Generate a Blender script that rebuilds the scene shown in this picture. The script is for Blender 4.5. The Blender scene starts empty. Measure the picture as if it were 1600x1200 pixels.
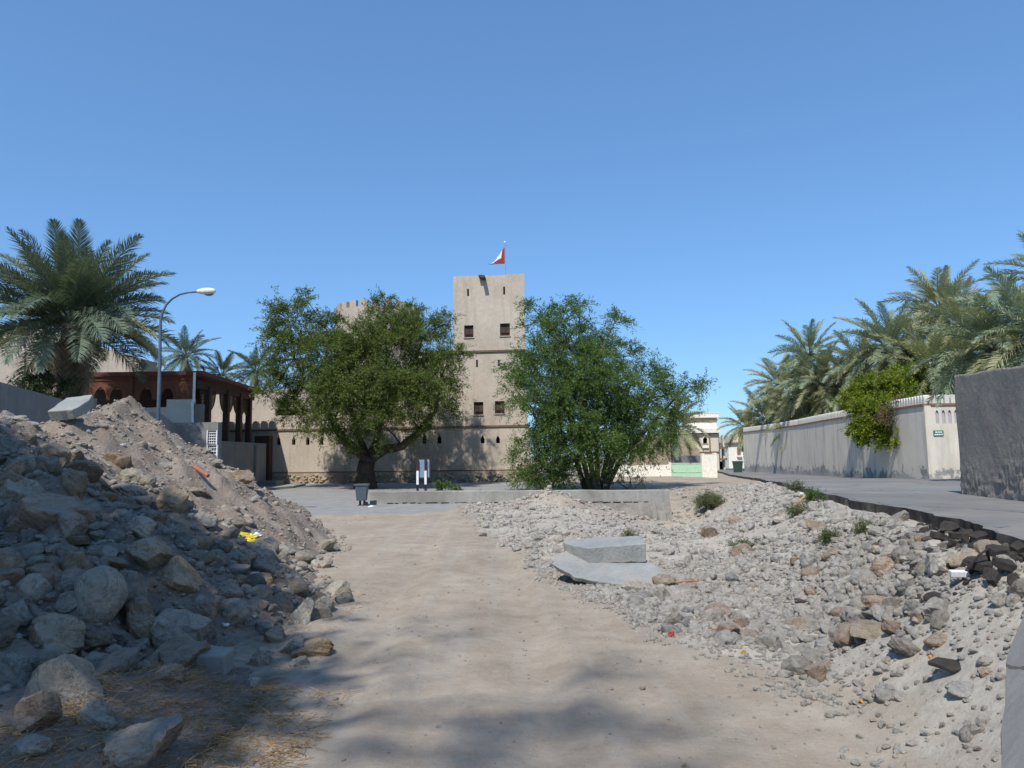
import bpy, bmesh, math, random
import numpy as np
from mathutils import Vector, Matrix
from mathutils.geometry import tessellate_polygon

random.seed(7)
rng = np.random.default_rng(11)
sc = bpy.context.scene
col = sc.collection
R = math.radians

# ------------------------------------------------------------------ camera
FPX, HORIZON, ROLL = 1142.0, 715.5, 0.8
EYE = Vector((0.0, 0.0, 2.1))
PITCH = math.atan((HORIZON - 600) / FPX)
CAM_R = Matrix.Rotation(math.pi / 2 + PITCH, 3, 'X') @ Matrix.Rotation(R(-ROLL), 3, 'Z')
cam_data = bpy.data.cameras.new("camera")
cam = bpy.data.objects.new("camera", cam_data)
col.objects.link(cam)
cam.location = EYE
cam.rotation_euler = CAM_R.to_euler()
cam_data.sensor_width = 36.0
cam_data.lens = 36.0 * FPX / 1600.0
cam_data.clip_start = 0.1
cam_data.clip_end = 3000.0
sc.camera = cam

# ------------------------------------------------------------------ sky and sun
SUN_DIR = Vector((-0.37, -0.93, 0.0)).normalized()
SUN_EL = R(53)
to_sun = Vector((SUN_DIR.x * math.cos(SUN_EL), SUN_DIR.y * math.cos(SUN_EL), math.sin(SUN_EL)))
world = bpy.data.worlds.new("World")
sc.world = world
world.use_nodes = True
wn = world.node_tree
bg = wn.nodes["Background"]
sky = wn.nodes.new("ShaderNodeTexSky")
sky.sky_type = 'NISHITA'
sky.sun_disc = False
sky.sun_elevation = SUN_EL
sky.sun_rotation = math.atan2(SUN_DIR.x, SUN_DIR.y)
sky.altitude = 300
sky.air_density = 1.0
sky.dust_density = 0.3
sky.ozone_density = 8.0
# the photograph's film response: softer step from zenith to horizon, deeper blue
gam = wn.nodes.new("ShaderNodeGamma")
gam.inputs[1].default_value = 0.65
wn.links.new(sky.outputs[0], gam.inputs[0])
grade = wn.nodes.new("ShaderNodeMix")
grade.data_type = 'RGBA'; grade.blend_type = 'MULTIPLY'
grade.inputs[0].default_value = 1.0
grade.inputs[7].default_value = (0.86, 1.20, 1.52, 1)
wn.links.new(gam.outputs[0], grade.inputs[6])
wn.links.new(grade.outputs[2], bg.inputs[0])
bg.inputs[1].default_value = 0.15
sun_data = bpy.data.lights.new("sun", 'SUN')
sun_data.energy = 3.75
sun_data.angle = R(0.8)
sun_data.color = (1.0, 0.97, 0.92)
sun = bpy.data.objects.new("sun", sun_data)
col.objects.link(sun)
sun.rotation_euler = to_sun.to_track_quat('Z', 'Y').to_euler()
sc.view_settings.view_transform = 'Standard'
sc.view_settings.look = 'None'
sc.view_settings.gamma = 1.0
sc.view_settings.use_curve_mapping = False
sc.view_settings.exposure = 0.4


# ------------------------------------------------------------------ measuring helpers
def ray(px, py):
    return CAM_R @ Vector(((px - 800) / FPX, -(py - 600) / FPX, -1.0))


def at(px, py, Y):
    """the point Y metres in front of the viewpoint that the photograph shows at px, py"""
    d = ray(px, py)
    return EYE + d * (Y / d.y)


def depth_px(x, y, z, size):
    return size / max(0.5, y) * FPX


# ------------------------------------------------------------------ numpy noise
def _hash(ix, iy, seed):
    n = (ix.astype(np.int64) * 374761393 + iy.astype(np.int64) * 668265263 + seed * 974711) & 0x7fffffff
    n = ((n ^ (n >> 13)) * 1274126177) & 0x7fffffff
    n = n ^ (n >> 16)
    return (n & 0xffff) / 65535.0


def vnoise(x, y, seed=0):
    x = np.asarray(x, float); y = np.asarray(y, float)
    ix = np.floor(x); iy = np.floor(y)
    fx = x - ix; fy = y - iy
    fx = fx * fx * (3 - 2 * fx); fy = fy * fy * (3 - 2 * fy)
    a = _hash(ix, iy, seed); b = _hash(ix + 1, iy, seed)
    c = _hash(ix, iy + 1, seed); d = _hash(ix + 1, iy + 1, seed)
    return (a * (1 - fx) + b * fx) * (1 - fy) + (c * (1 - fx) + d * fx) * fy


def fbm(x, y, octv=4, seed=0):
    s = 0; a = 0.5; f = 1.0
    for o in range(octv):
        s = s + a * (vnoise(x * f + o * 17.3, y * f - o * 9.1, seed + o) * 2 - 1)
        a *= 0.5; f *= 2.03
    return s


def sstep(a, b, x):
    t = np.clip((x - a) / (b - a), 0, 1)
    return t * t * (3 - 2 * t)


# ------------------------------------------------------------------ the lie of the land
XE_Y = [-30, -10, 0, 5, 6.6, 9, 11.8, 15.5, 24, 46, 74, 120, 400]
XE_X = [3.6, 4.0, 4.2, 4.35, 4.6, 5.5, 6.2, 6.9, 9.3, 15.3, 21.0, 27, 60]
ZR_Y = [-30, 7, 15, 23, 30, 38, 50, 65, 80, 120, 500]
ZR_Z = [1.4, 1.30, 1.19, 1.07, .95, .75, .55, .38, .40, .4, .4]
XB_Y = [0, 4, 5, 6.5, 8.8, 12.9, 20, 30, 60]
XB_X = [2.6, 2.55, 2.55, 2.4, 1.5, 0.7, -0.9, -2.2, -2.2]


def road_edge(y):
    return np.interp(y, XE_Y, XE_X) + 0.16 * fbm(np.asarray(y) * 1.1, np.asarray(y) * 0 + 3.3, 4, 40) * 1.6


def road_z(x, y):
    z = np.interp(y, ZR_Y, ZR_Z)
    return z + 0.02 * fbm(np.asarray(x) * .25, np.asarray(y) * .25, 3, 5) + 0.012 * np.clip(np.asarray(x) - 20, 0, 25) * sstep(20, 34, y) * (1 - sstep(35, 40, y))


def heap_raw(x, y):
    """the bulldozed heap: a ridge from a far top to a near one"""
    x = np.asarray(x, float); y = np.asarray(y, float)
    pts = [(-10.6, 20.2, 3.95, 5.4), (-9.5, 14.5, 3.0, 5.7), (-9.8, 10.6, 3.75, 6.9), (-16.0, 9.0, 3.9, 7.2)]
    h = np.full(x.shape, -5.0)
    for (ax, ay, az, ar), (bx, by, bz, br) in zip(pts[:-1], pts[1:]):
        dx, dy = bx - ax, by - ay
        t = np.clip(((x - ax) * dx + (y - ay) * dy) / (dx * dx + dy * dy), 0, 1)
        d = np.hypot(x - ax - t * dx, y - ay - t * dy)
        hz = az + (bz - az) * t; rr = ar + (br - ar) * t
        d = d + 0.7 * fbm(x * .45, y * .45, 3, 21)
        q = 1 - d / rr
        cone = hz * np.where(q > 0, q, q) 
        cone = cone - 0.25 * np.exp(-np.clip(d, 0, 9) ** 2 / 0.8) * 0.6
        h = np.maximum(h, cone)
    return h


def ground_base(x, y):
    x = np.asarray(x, float); y = np.asarray(y, float)
    z = 0.017 * np.clip(y - 25, 0, 36)
    z = z + 0.035 * fbm(x * .35, y * .35, 4, 1) + 0.012 * fbm(x * 2.1, y * 2.1, 3, 2) + .010 * fbm(x * 6.3, y * 6.3, 2, 6)
    # wheel tracks of the lane
    lane = -0.9 - 0.05 * (y - 10)
    for o in (-0.85, 0.95):
        z = z - (0.05 + .03 * fbm(x * 2, y * .8, 2, 12)) * np.exp(-((x - lane - o) / .30) ** 2) * sstep(45, 20, y) + .03 * np.exp(-((x - lane - o - .42) / .16) ** 2) * sstep(45, 20, y)
    stones = sstep(-.5, .8, x - np.interp(y, XB_Y, XB_X)) * sstep(46, 30, y)
    z = z + stones * (0.10 * fbm(x * .9, y * .9, 4, 3) + 0.03 * fbm(x * 3.2, y * 3.2, 2, 4))
    z = z - 1.25 * np.exp(-(((x - 6.9) / 3.3) ** 2 + ((y - 28.6) / 4.6) ** 2))
    z = z + (.46 + .3 * fbm(x * 2.2, y * 2.2, 3, 99)) * np.exp(-((x - 1.5) / 1.0) ** 2 - ((y - 31.4) / 1.2) ** 2) + .25 * np.exp(-((x - 2.6) / 2.2) ** 2 - ((y - 30.6) / 1.6) ** 2)
    e = np.interp(y, XE_Y, XE_X)
    w = np.interp(y, [0, 6, 8, 12, 16, 24, 60], [1.9, 1.9, 2.0, 2.6, 3.2, 4.2, 6.0])
    wob = 0.5 * fbm(x * .5, y * .5, 3, 8)
    k = sstep(0, 1, 1 - (e - x + wob * .5 - .1) / w)
    zr = road_z(x, y) - 0.16
    z = z * (1 - k) + zr * k
    return z


def heap_top(x, y):
    h = heap_raw(x, y)
    base = ground_base(x, y)
    on = sstep(-.25, .6, h)
    h = h + on * (0.34 * fbm(x * 1.1, y * 1.1, 5, 31) + 0.17 * fbm(x * 3.4, y * 3.4, 3, 33) + .05 * np.abs(fbm(x * 9, y * 9, 2, 34)))
    # rubbish-strewn toe near the viewpoint
    toe = 0.42 * sstep(-1.9, -3.4, x) * sstep(8.5, 6.0, y) * sstep(-4, 0, y)
    return np.maximum(base + h, base + toe + 0.05 * fbm(x * 2, y * 2, 3, 35) - 0.06 + 0 * h)


def land(x, y):
    return np.maximum(ground_base(x, y), heap_top(x, y))


def land1(x, y):
    return float(land(np.array([x]), np.array([y]))[0])


def hit(px, py, far=90):
    """first point of the land seen at px, py"""
    d = ray(px, py); d = d / d.y
    t = np.arange(2.0, far, 0.04)
    X, Y, Z = d.x * t, t, EYE.z + d.z * t
    under = np.nonzero(Z < land(X, Y))[0]
    i = under[0] if len(under) else len(t) - 1
    return Vector((X[i], Y[i], Z[i]))


# ------------------------------------------------------------------ materials
def new_mat(name):
    m = bpy.data.materials.new(name)
    m.use_nodes = True
    nt = m.node_tree
    b = nt.nodes["Principled BSDF"]
    b.inputs["Specular IOR Level"].default_value = 0.25
    return m, nt, b


def N(nt, kind, **kw):
    n = nt.nodes.new(kind)
    for k, v in kw.items():
        if k in n.inputs:
            n.inputs[k].default_value = v
        else:
            setattr(n, k, v)
    return n


def coord(nt, obj=True):
    return nt.nodes.new("ShaderNodeTexCoord").outputs["Object"]


def noise(nt, vec, scale, detail=5, rough=0.6, dist=0.0):
    n = N(nt, "ShaderNodeTexNoise", Scale=scale, Detail=detail, Roughness=rough, Distortion=dist)
    nt.links.new(vec, n.inputs["Vector"])
    return n.outputs["Fac"]


def ramp(nt, fac, stops):
    r = nt.nodes.new("ShaderNodeValToRGB")
    e = r.color_ramp.elements
    while len(e) < len(stops):
        e.new(0.5)
    for el, (p, c) in zip(e, stops):
        el.position = p
        el.color = (*c, 1) if len(c) == 3 else c
    nt.links.new(fac, r.inputs[0])
    return r.outputs[0]


def mixc(nt, fac, a, b, mode='MIX'):
    m = nt.nodes.new("ShaderNodeMix")
    m.data_type = 'RGBA'
    m.blend_type = mode
    for sock, v in ((0, fac), (6, a), (7, b)):
        if isinstance(v, (int, float)):
            m.inputs[sock].default_value = v
        elif isinstance(v, tuple):
            m.inputs[sock].default_value = (*v, 1)
        else:
            nt.links.new(v, m.inputs[sock])
    return m.outputs[2]


def math_(nt, op, a, b=0.0):
    m = nt.nodes.new("ShaderNodeMath")
    m.operation = op
    for i, v in enumerate((a, b)):
        if isinstance(v, (int, float)):
            m.inputs[i].default_value = v
        else:
            nt.links.new(v, m.inputs[i])
    return m.outputs[0]


def bump(nt, bsdf, height, strength, dist=0.02, prev=None):
    b = N(nt, "ShaderNodeBump", Strength=strength, Distance=dist)
    nt.links.new(height, b.inputs["Height"])
    if prev is not None:
        nt.links.new(prev, b.inputs["Normal"])
    nt.links.new(b.outputs[0], bsdf.inputs["Normal"])
    return b.outputs[0]


def grainy(name, c1, c2, scale=3.0, bscale=30.0, bstr=0.4, rough=0.9, c3=None, bdist=0.02, streak=False):
    m, nt, b = new_mat(name)
    v = coord(nt)
    f = noise(nt, v, scale, 8, 0.65, 0.3)
    c = ramp(nt, f, [(0.3, c1), (0.7, c2)])
    if c3:
        f3 = noise(nt, v, scale * 0.31, 4, 0.6, 0.6)
        c = mixc(nt, ramp(nt, f3, [(0.5, (0, 0, 0)), (0.66, (1, 1, 1))]), c, c3)
    if streak:
        mp = N(nt, "ShaderNodeMapping")
        mp.inputs["Scale"].default_value = (2.2, 2.2, 0.12)
        nt.links.new(v, mp.inputs["Vector"])
        fs = noise(nt, mp.outputs[0], 1.6, 6, 0.6)
        dark = tuple(0.72 * x for x in c1)
        c = mixc(nt, ramp(nt, fs, [(0.52, (0, 0, 0)), (0.74, (.55, .55, .55))]), c, dark)
    fine = noise(nt, v, bscale, 6, 0.7)
    c = mixc(nt, 0.35, c, ramp(nt, fine, [(0.25, (.35, .35, .35)), (0.75, (1, 1, 1))]), 'MULTIPLY')
    nt.links.new(c, b.inputs["Base Color"])
    b.inputs["Roughness"].default_value = rough
    bump(nt, b, fine, bstr, bdist)
    return m


def plain(name, c, rough=0.6, metal=0.0, var=0.15, scale=6.0):
    m, nt, b = new_mat(name)
    v = coord(nt)
    f = noise(nt, v, scale, 6, 0.65)
    lo = tuple(x * (1 - var) for x in c)
    hi = tuple(min(1, x * (1 + var)) for x in c)
    nt.links.new(ramp(nt, f, [(0.3, lo), (0.7, hi)]), b.inputs["Base Color"])
    b.inputs["Roughness"].default_value = rough
    b.inputs["Metallic"].default_value = metal
    bump(nt, b, f, 0.12, 0.01)
    return m


def leafmat(name, stops, trans=0.25, rough=0.55):
    """leaf colour varies leaf by leaf; a little light passes through"""
    m, nt, b = new_mat(name)
    g = nt.nodes.new("ShaderNodeNewGeometry")
    f = math_(nt, 'ADD', math_(nt, 'MULTIPLY', g.outputs["Random Per Island"], 0.55),
              math_(nt, 'MULTIPLY', noise(nt, coord(nt), 0.9, 3, 0.6), 0.45))
    c = ramp(nt, f, stops)
    nt.links.new(c, b.inputs["Base Color"])
    b.inputs["Roughness"].default_value = rough
    t = nt.nodes.new("ShaderNodeBsdfTranslucent")
    nt.links.new(mixc(nt, 1.0, c, (1.0, 1.0, 0.55), 'MULTIPLY'), t.inputs[0])
    mx = nt.nodes.new("ShaderNodeMixShader")
    mx.inputs[0].default_value = trans
    nt.links.new(b.outputs[0], mx.inputs[1])
    nt.links.new(t.outputs[0], mx.inputs[2])
    nt.links.new(mx.outputs[0], nt.nodes["Material Output"].inputs[0])
    return m


def rockmat(name, per_island, pale=False):
    m, nt, b = new_mat(name)
    v = coord(nt)
    if per_island:
        rnd = nt.nodes.new("ShaderNodeNewGeometry").outputs["Random Per Island"]
        base = ramp(nt, rnd, [(0.0, (.42, .385, .33)), (0.16, (.34, .325, .295)), (0.30, (.45, .375, .295)), (0.44, (.46, .425, .365)),
                              (0.56, (.36, .29, .225)), (0.68, (.54, .505, .44)), (0.80, (.44, .335, .26)), (0.93, (.37, .36, .33)), (1.0, (.60, .57, .50))])
        if pale:
            base = mixc(nt, 0.45, base, ramp(nt, rnd, [(0.0, (.50, .485, .45)), (0.22, (.40, .40, .385)), (0.45, (.56, .54, .49)), (0.66, (.44, .425, .39)), (0.85, (.62, .60, .55)), (1.0, (.48, .43, .36))]))
        s1, s2 = 5.0, 38.0
    else:
        base = nt.nodes.new("ShaderNodeObjectInfo").outputs["Color"]
        s1, s2 = 1.6, 14.0
    f = noise(nt, v, s1, 8, 0.7, 0.5)
    c = mixc(nt, 1.0, base, ramp(nt, f, [(0.28, (.50, .47, .43)), (0.5, (.92, .91, .89)), (0.72, (1.28, 1.25, 1.18))]), 'MULTIPLY')
    fc = noise(nt, v, s1 * 1.4, 6, 0.65, 1.2)
    crack = ramp(nt, math_(nt, 'ABSOLUTE', math_(nt, 'SUBTRACT', fc, 0.5)), [(0.0, (.42, .40, .37)), (0.022, (1, 1, 1))])
    c = mixc(nt, 0.8, c, crack, 'MULTIPLY')
    f2 = noise(nt, v, s1 * .7, 5, 0.6)
    c = mixc(nt, ramp(nt, f2, [(0.54, (0, 0, 0)), (0.72, (.6, .6, .6))]), c, (.40, .355, .295) if pale else (.335, .275, .22))   # clinging earth
    fine = noise(nt, v, s2, 7, 0.75)
    # dust that has settled on upward faces
    sx = nt.nodes.new("ShaderNodeSeparateXYZ")
    nt.links.new(nt.nodes.new("ShaderNodeNewGeometry").outputs["Normal"], sx.inputs[0])
    up = math_(nt, 'ADD', math_(nt, 'MULTIPLY', sx.outputs[2], .55), math_(nt, 'MULTIPLY', f, .5))
    c = mixc(nt, ramp(nt, up, [(0.5, (0, 0, 0)), (0.85, (.55, .55, .55))]), c, (.46, .415, .35) if pale else (.42, .36, .295))
    c = mixc(nt, 0.55, c, ramp(nt, fine, [(0.3, (.42, .42, .42)), (0.6, (1, 1, 1))]), 'MULTIPLY')
    nt.links.new(c, b.inputs["Base Color"])
    b.inputs["Roughness"].default_value = 0.95
    n1 = bump(nt, b, f, 0.6, 0.12)
    bump(nt, b, fine, 0.8, 0.04, n1)
    return m


def groundmat():
    m, nt, b = new_mat("ground_earth")
    v = coord(nt)
    at_ = nt.nodes.new("ShaderNodeVertexColor")
    at_.layer_name = "cover"
    sep = nt.nodes.new("ShaderNodeSeparateColor")
    nt.links.new(at_.outputs[0], sep.inputs[0])
    f = noise(nt, v, 0.55, 8, 0.62, 0.4)
    dirt = ramp(nt, f, [(0.30, (.305, .248, .188)), (0.5, (.365, .30, .23)), (0.72, (.42, .355, .28))])
    f2 = noise(nt, v, 2.3, 8, 0.7)
    dirt = mixc(nt, 0.8, dirt, ramp(nt, f2, [(0.3, (.74, .71, .68)), (0.62, (1.08, 1.08, 1.07))]), 'MULTIPLY')
    fk = noise(nt, v, 26, 3, 0.8)
    dirt = mixc(nt, ramp(nt, fk, [(0.60, (0, 0, 0)), (0.68, (.7, .7, .7))]), dirt, (.40, .37, .32))
    dirt = mixc(nt, ramp(nt, fk, [(0.30, (.6, .6, .6)), (0.38, (0, 0, 0))]), dirt, (.19, .155, .12))
    # drag marks along the lane
    mp = N(nt, "ShaderNodeMapping")
    mp.inputs["Scale"].default_value = (3.2, 0.22, 1)
    mp.inputs["Rotation"].default_value = (0, 0, 0.06)
    nt.links.new(v, mp.inputs["Vector"])
    fs = noise(nt, mp.outputs[0], 1.0, 6, 0.6)
    dirt = mixc(nt, ramp(nt, fs, [(0.5, (0, 0, 0)), (0.75, (.5, .5, .5))]), dirt, (.40, .36, .305))
    fg = noise(nt, v, 11, 8, 0.75)
    grav = ramp(nt, fg, [(0.25, (.27, .235, .19)), (0.45, (.40, .357, .292)), (0.6, (.475, .43, .36)), (0.8, (.56, .52, .445))])
    fp = noise(nt, v, 1.1, 8, 0.7, 0.5)
    pave = ramp(nt, fp, [(0.3, (.225, .218, .205)), (0.55, (.29, .28, .262)), (0.75, (.34, .318, .28))])
    fo = noise(nt, v, 9, 8, 0.75)
    litter = ramp(nt, fo, [(0.3, (.09, .055, .03)), (0.55, (.22, .145, .08)), (0.78, (.36, .26, .15))])
    jag = noise(nt, v, 3.0, 6, 0.7)

    def edged(ch):
        s = math_(nt, 'ADD', sep.outputs[ch], math_(nt, 'MULTIPLY', math_(nt, 'SUBTRACT', jag, 0.5), 0.9))
        return ramp(nt, s, [(0.36, (0, 0, 0)), (0.64, (1, 1, 1))])
    c = mixc(nt, edged(0), dirt, grav)
    c = mixc(nt, edged(1), c, pave)
    c = mixc(nt, edged(2), c, litter)
    fine = noise(nt, v, 55, 5, 0.8)
    c = mixc(nt, 0.4, c, ramp(nt, fine, [(0.3, (.62, .62, .62)), (0.62, (1.05, 1.05, 1.05))]), 'MULTIPLY')
    nt.links.new(c, b.inputs["Base Color"])
    b.inputs["Roughness"].default_value = 0.95
    n1 = bump(nt, b, fg, 0.5, 0.05)
    bump(nt, b, fine, 0.45, 0.02, n1)
    return m


M = {}
M['ground'] = groundmat()
M['heap'] = grainy('heap_earth', (.23, .178, .135), (.37, .298, .235), 2.2, 13, 1.0, 0.95, (.41, .335, .27), 0.08)
M['rock'] = rockmat('stone', False)
M['rubble'] = rockmat('rubble_stone', True)
M['palerubble'] = rockmat('pale_rubble_stone', True, True)
M['palerock'] = rockmat('pale_stone', False, True)
M['plaster'] = grainy('earth_plaster', (.475, .395, .305), (.585, .495, .395), 0.45, 5, 0.4, 0.95, (.40, .335, .26), 0.03, True)
M['plaster_far'] = grainy('earth_plaster_far', (.42, .35, .28), (.50, .425, .345), 0.5, 5, 0.25, 0.95, (.40, .33, .265), 0.03, True)
M['ledge'] = plain('dark_ledge', (.15, .10, .07), 0.9)
M['plinth'] = grainy('plinth_stone', (.30, .235, .17), (.50, .41, .31), 1.6, 9, 0.5, 0.95, (.36, .28, .2))
M['wood'] = grainy('brown_wood', (.07, .042, .032), (.125, .078, .06), 4, 30, 0.3, 0.75)
M['darkwood'] = grainy('dark_brown_wood', (.045, .026, .018), (.08, .045, .03), 4, 30, 0.3, 0.7)
M['redwood'] = grainy('red_brown_panel', (.14, .055, .032), (.205, .08, .045), 2, 25, 0.3, 0.7, (.12, .05, .03))
M['roof'] = grainy('red_brown_roof', (.12, .045, .035), (.17, .06, .045), 3, 20, 0.3, 0.7)
M['void'] = plain('painted_shade_dark', (.02, .017, .015), 1.0)  # near-black colour standing in for the shade inside openings
M['white'] = grainy('whitewash', (.60, .57, .50), (.72, .69, .62), 1.0, 12, 0.25, 0.85)
M['greycem'] = grainy('grey_cement', (.20, .195, .185), (.29, .28, .265), 0.9, 14, 0.35, 0.95, (.23, .21, .19), 0.03, True)
M['concrete'] = grainy('weathered_concrete', (.265, .255, .225), (.385, .37, .32), 1.0, 10, 0.6, 0.92, (.21, .195, .165), 0.03, True)
M['footing'] = grainy('rough_mortar', (.22, .20, .17), (.33, .30, .25), 2.5, 12, 1.0, 0.95, (.19, .165, .135), 0.06)
M['bluecon'] = grainy('blue_grey_concrete', (.25, .26, .25), (.37, .37, .345), 2.2, 18, 0.8, 0.9, (.38, .345, .29), 0.03)
M['darkcem'] = grainy('rough_grey_render', (.30, .268, .225), (.43, .385, .325), 1.3, 7, 1.0, 0.97, (.50, .43, .345), 0.10)
M['cream'] = grainy('cream_paint', (.66, .58, .45), (.74, .67, .54), 1.0, 10, 0.2, 0.85)
M['creamtrim'] = plain('pale_cream_trim', (.78, .73, .62), 0.8)
M['brownline'] = plain('brown_trim', (.24, .13, .08), 0.8)
M['gate'] = plain('mint_green_paint', (.42, .60, .42), 0.55, 0, 0.1)
M['corr'] = plain('grey_sheet_metal', (.22, .22, .24), 0.6, 0.1)
M['grey_metal'] = plain('galvanised_metal', (.33, .36, .38), 0.5, 0.3)
M['bluepole'] = plain('blue_grey_pole_paint', (.10, .13, .17), 0.5, 0.2)
M['lamp'] = plain('pale_lamp_housing', (.66, .66, .64), 0.5)
M['lampglass'] = plain('lamp_lens', (.22, .20, .17), 0.25)
M['bin'] = plain('grey_plastic', (.075, .095, .105), 0.5)
M['greenbin'] = plain('dark_green_plastic', (.03, .075, .055), 0.5)
M['black'] = plain('black_paint', (.02, .02, .022), 0.5)
M['whitepaint'] = plain('white_paint', (.75, .75, .73), 0.5)
M['blueboard'] = plain('blue_grey_board', (.20, .26, .34), 0.45)
M['rust'] = plain('brown_steel', (.04, .028, .025), 0.7)
M['flagred'] = plain('red_cloth', (.27, .035, .045), 0.8)
M['flagwhite'] = plain('white_cloth', (.78, .77, .76), 0.8)
M['flaggreen'] = plain('green_cloth', (.03, .14, .04), 0.8)
M['bark'] = grainy('dark_bark', (.045, .033, .025), (.11, .085, .065), 3, 14, 0.9, 0.95, None, 0.06)
M['bark2'] = grainy('grey_bark', (.10, .085, .07), (.19, .165, .14), 3, 16, 0.8, 0.95, None, 0.05)
M['palmbark'] = grainy('palm_bark', (.085, .065, .048), (.19, .15, .115), 3, 14, 0.9, 0.95, None, 0.06)
M['leaf_olive'] = leafmat('olive_leaf', [(0.1, (.066, .095, .02)), (0.45, (.108, .148, .03)), (0.75, (.155, .195, .045)), (0.93, (.21, .215, .075)), (1, (.21, .155, .085))], 0.3)
M['leaf_green'] = leafmat('deep_green_leaf', [(0.1, (.055, .105, .026)), (0.45, (.092, .155, .036)), (0.75, (.135, .205, .048)), (0.93, (.19, .23, .07)), (1, (.21, .17, .09))], 0.32)
M['leaf_bright'] = leafmat('yellow_green_leaf', [(0.1, (.09, .15, .015)), (0.45, (.165, .23, .022)), (0.7, (.25, .28, .026)), (1, (.36, .31, .04))], 0.35)
M['leaf_dead'] = leafmat('brown_dry_leaf', [(0.1, (.10, .065, .03)), (0.6, (.17, .115, .06)), (1, (.22, .165, .09))], 0.2)
M['leaf_weed'] = leafmat('dusty_weed_leaf', [(0.1, (.07, .085, .035)), (0.5, (.125, .145, .06)), (1, (.20, .19, .10))], 0.2)
M['leaf_dark'] = leafmat('dark_shrub_leaf', [(0.1, (.02, .035, .014)), (0.6, (.04, .06, .022)), (1, (.065, .085, .035))], 0.2)
M['frond_blue'] = leafmat('blue_green_frond', [(0.0, (.19, .235, .15)), (0.5, (.27, .32, .21)), (1, (.38, .41, .28))], 0.3, 0.5)
M['frond_dark'] = leafmat('dark_green_frond', [(0.0, (.085, .125, .088)), (0.5, (.135, .175, .12)), (1, (.21, .245, .17))], 0.22, 0.5)
M['frond_olive'] = leafmat('olive_frond', [(0.0, (.23, .24, .125)), (0.5, (.33, .335, .18)), (1, (.44, .42, .25))], 0.3, 0.5)
M['frond_dry'] = leafmat('dry_straw_frond', [(0.0, (.15, .11, .07)), (0.5, (.24, .185, .12)), (1, (.34, .275, .19))], 0.15, 0.7)
M['yellow'] = plain('yellow_plastic_film', (.62, .50, .04), 0.4)
M['red'] = plain('red_plastic', (.40, .07, .06), 0.6)
M['orange'] = plain('orange_peel', (.50, .22, .03), 0.5)
M['orangepipe'] = plain('orange_red_pipe', (.36, .12, .075), 0.7)
M['whiteplastic'] = plain('white_plastic', (.72, .72, .70), 0.45)
M['straw'] = plain('dry_straw', (.34, .22, .11), 0.9, 0, 0.4, 20)
M['signgreen'] = plain('green_sign_enamel', (.02, .17, .11), 0.45)
M['violet'] = plain('faded_lilac_paint', (.40, .38, .42), 0.8)


def asphalt(name, c1, c2):
    m, nt, b = new_mat(name)
    v = coord(nt)
    f = noise(nt, v, 0.5, 6, 0.6, 0.5)
    c = ramp(nt, f, [(0.3, c1), (0.7, c2)])
    fd = noise(nt, v, 0.28, 6, 0.65, 0.8)
    c = mixc(nt, ramp(nt, fd, [(0.52, (0, 0, 0)), (0.72, (.7, .7, .7))]), c, (.36, .32, .26))     # drifted dust
    warp = nt.nodes.new("ShaderNodeTexNoise"); warp.inputs["Scale"].default_value = 1.2; warp.inputs["Detail"].default_value = 5
    nt.links.new(v, warp.inputs["Vector"])
    vm = nt.nodes.new("ShaderNodeVectorMath"); vm.operation = 'ADD'
    nt.links.new(v, vm.inputs[0]); nt.links.new(warp.outputs["Color"], vm.inputs[1])
    vor = nt.nodes.new("ShaderNodeTexVoronoi"); vor.feature = 'DISTANCE_TO_EDGE'; vor.inputs["Scale"].default_value = 0.45
    nt.links.new(vm.outputs[0], vor.inputs["Vector"])
    ck = math_(nt, 'MULTIPLY', math_(nt, 'LESS_THAN', vor.outputs["Distance"], 0.008), math_(nt, 'GREATER_THAN', noise(nt, v, 0.3, 3, .6), 0.48))
    c = mixc(nt, math_(nt, 'MULTIPLY', ck, .75), c, (.06, .056, .05))
    vp = nt.nodes.new("ShaderNodeTexVoronoi"); vp.inputs["Scale"].default_value = 0.22
    nt.links.new(vm.outputs[0], vp.inputs["Vector"])
    c = mixc(nt, 0.35, c, ramp(nt, vp.outputs["Color"], [(0.2, (.72, .72, .73)), (0.8, (1.15, 1.14, 1.12))]), 'MULTIPLY')
    fine = noise(nt, v, 70, 4, 0.8)
    c = mixc(nt, 0.4, c, ramp(nt, fine, [(0.3, (.55, .55, .55)), (0.65, (1.1, 1.1, 1.1))]), 'MULTIPLY')
    nt.links.new(c, b.inputs["Base Color"])
    b.inputs["Roughness"].default_value = 0.9
    bump(nt, b, fine, 0.4, 0.01)
    return m


M['asphalt'] = asphalt('worn_asphalt', (.17, .166, .158), (.225, .217, .203))
M['tar'] = grainy('fresh_broken_asphalt', (.03, .026, .023), (.085, .07, .058), 5, 22, 0.9, 0.9, (.15, .125, .10), 0.04)


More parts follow.
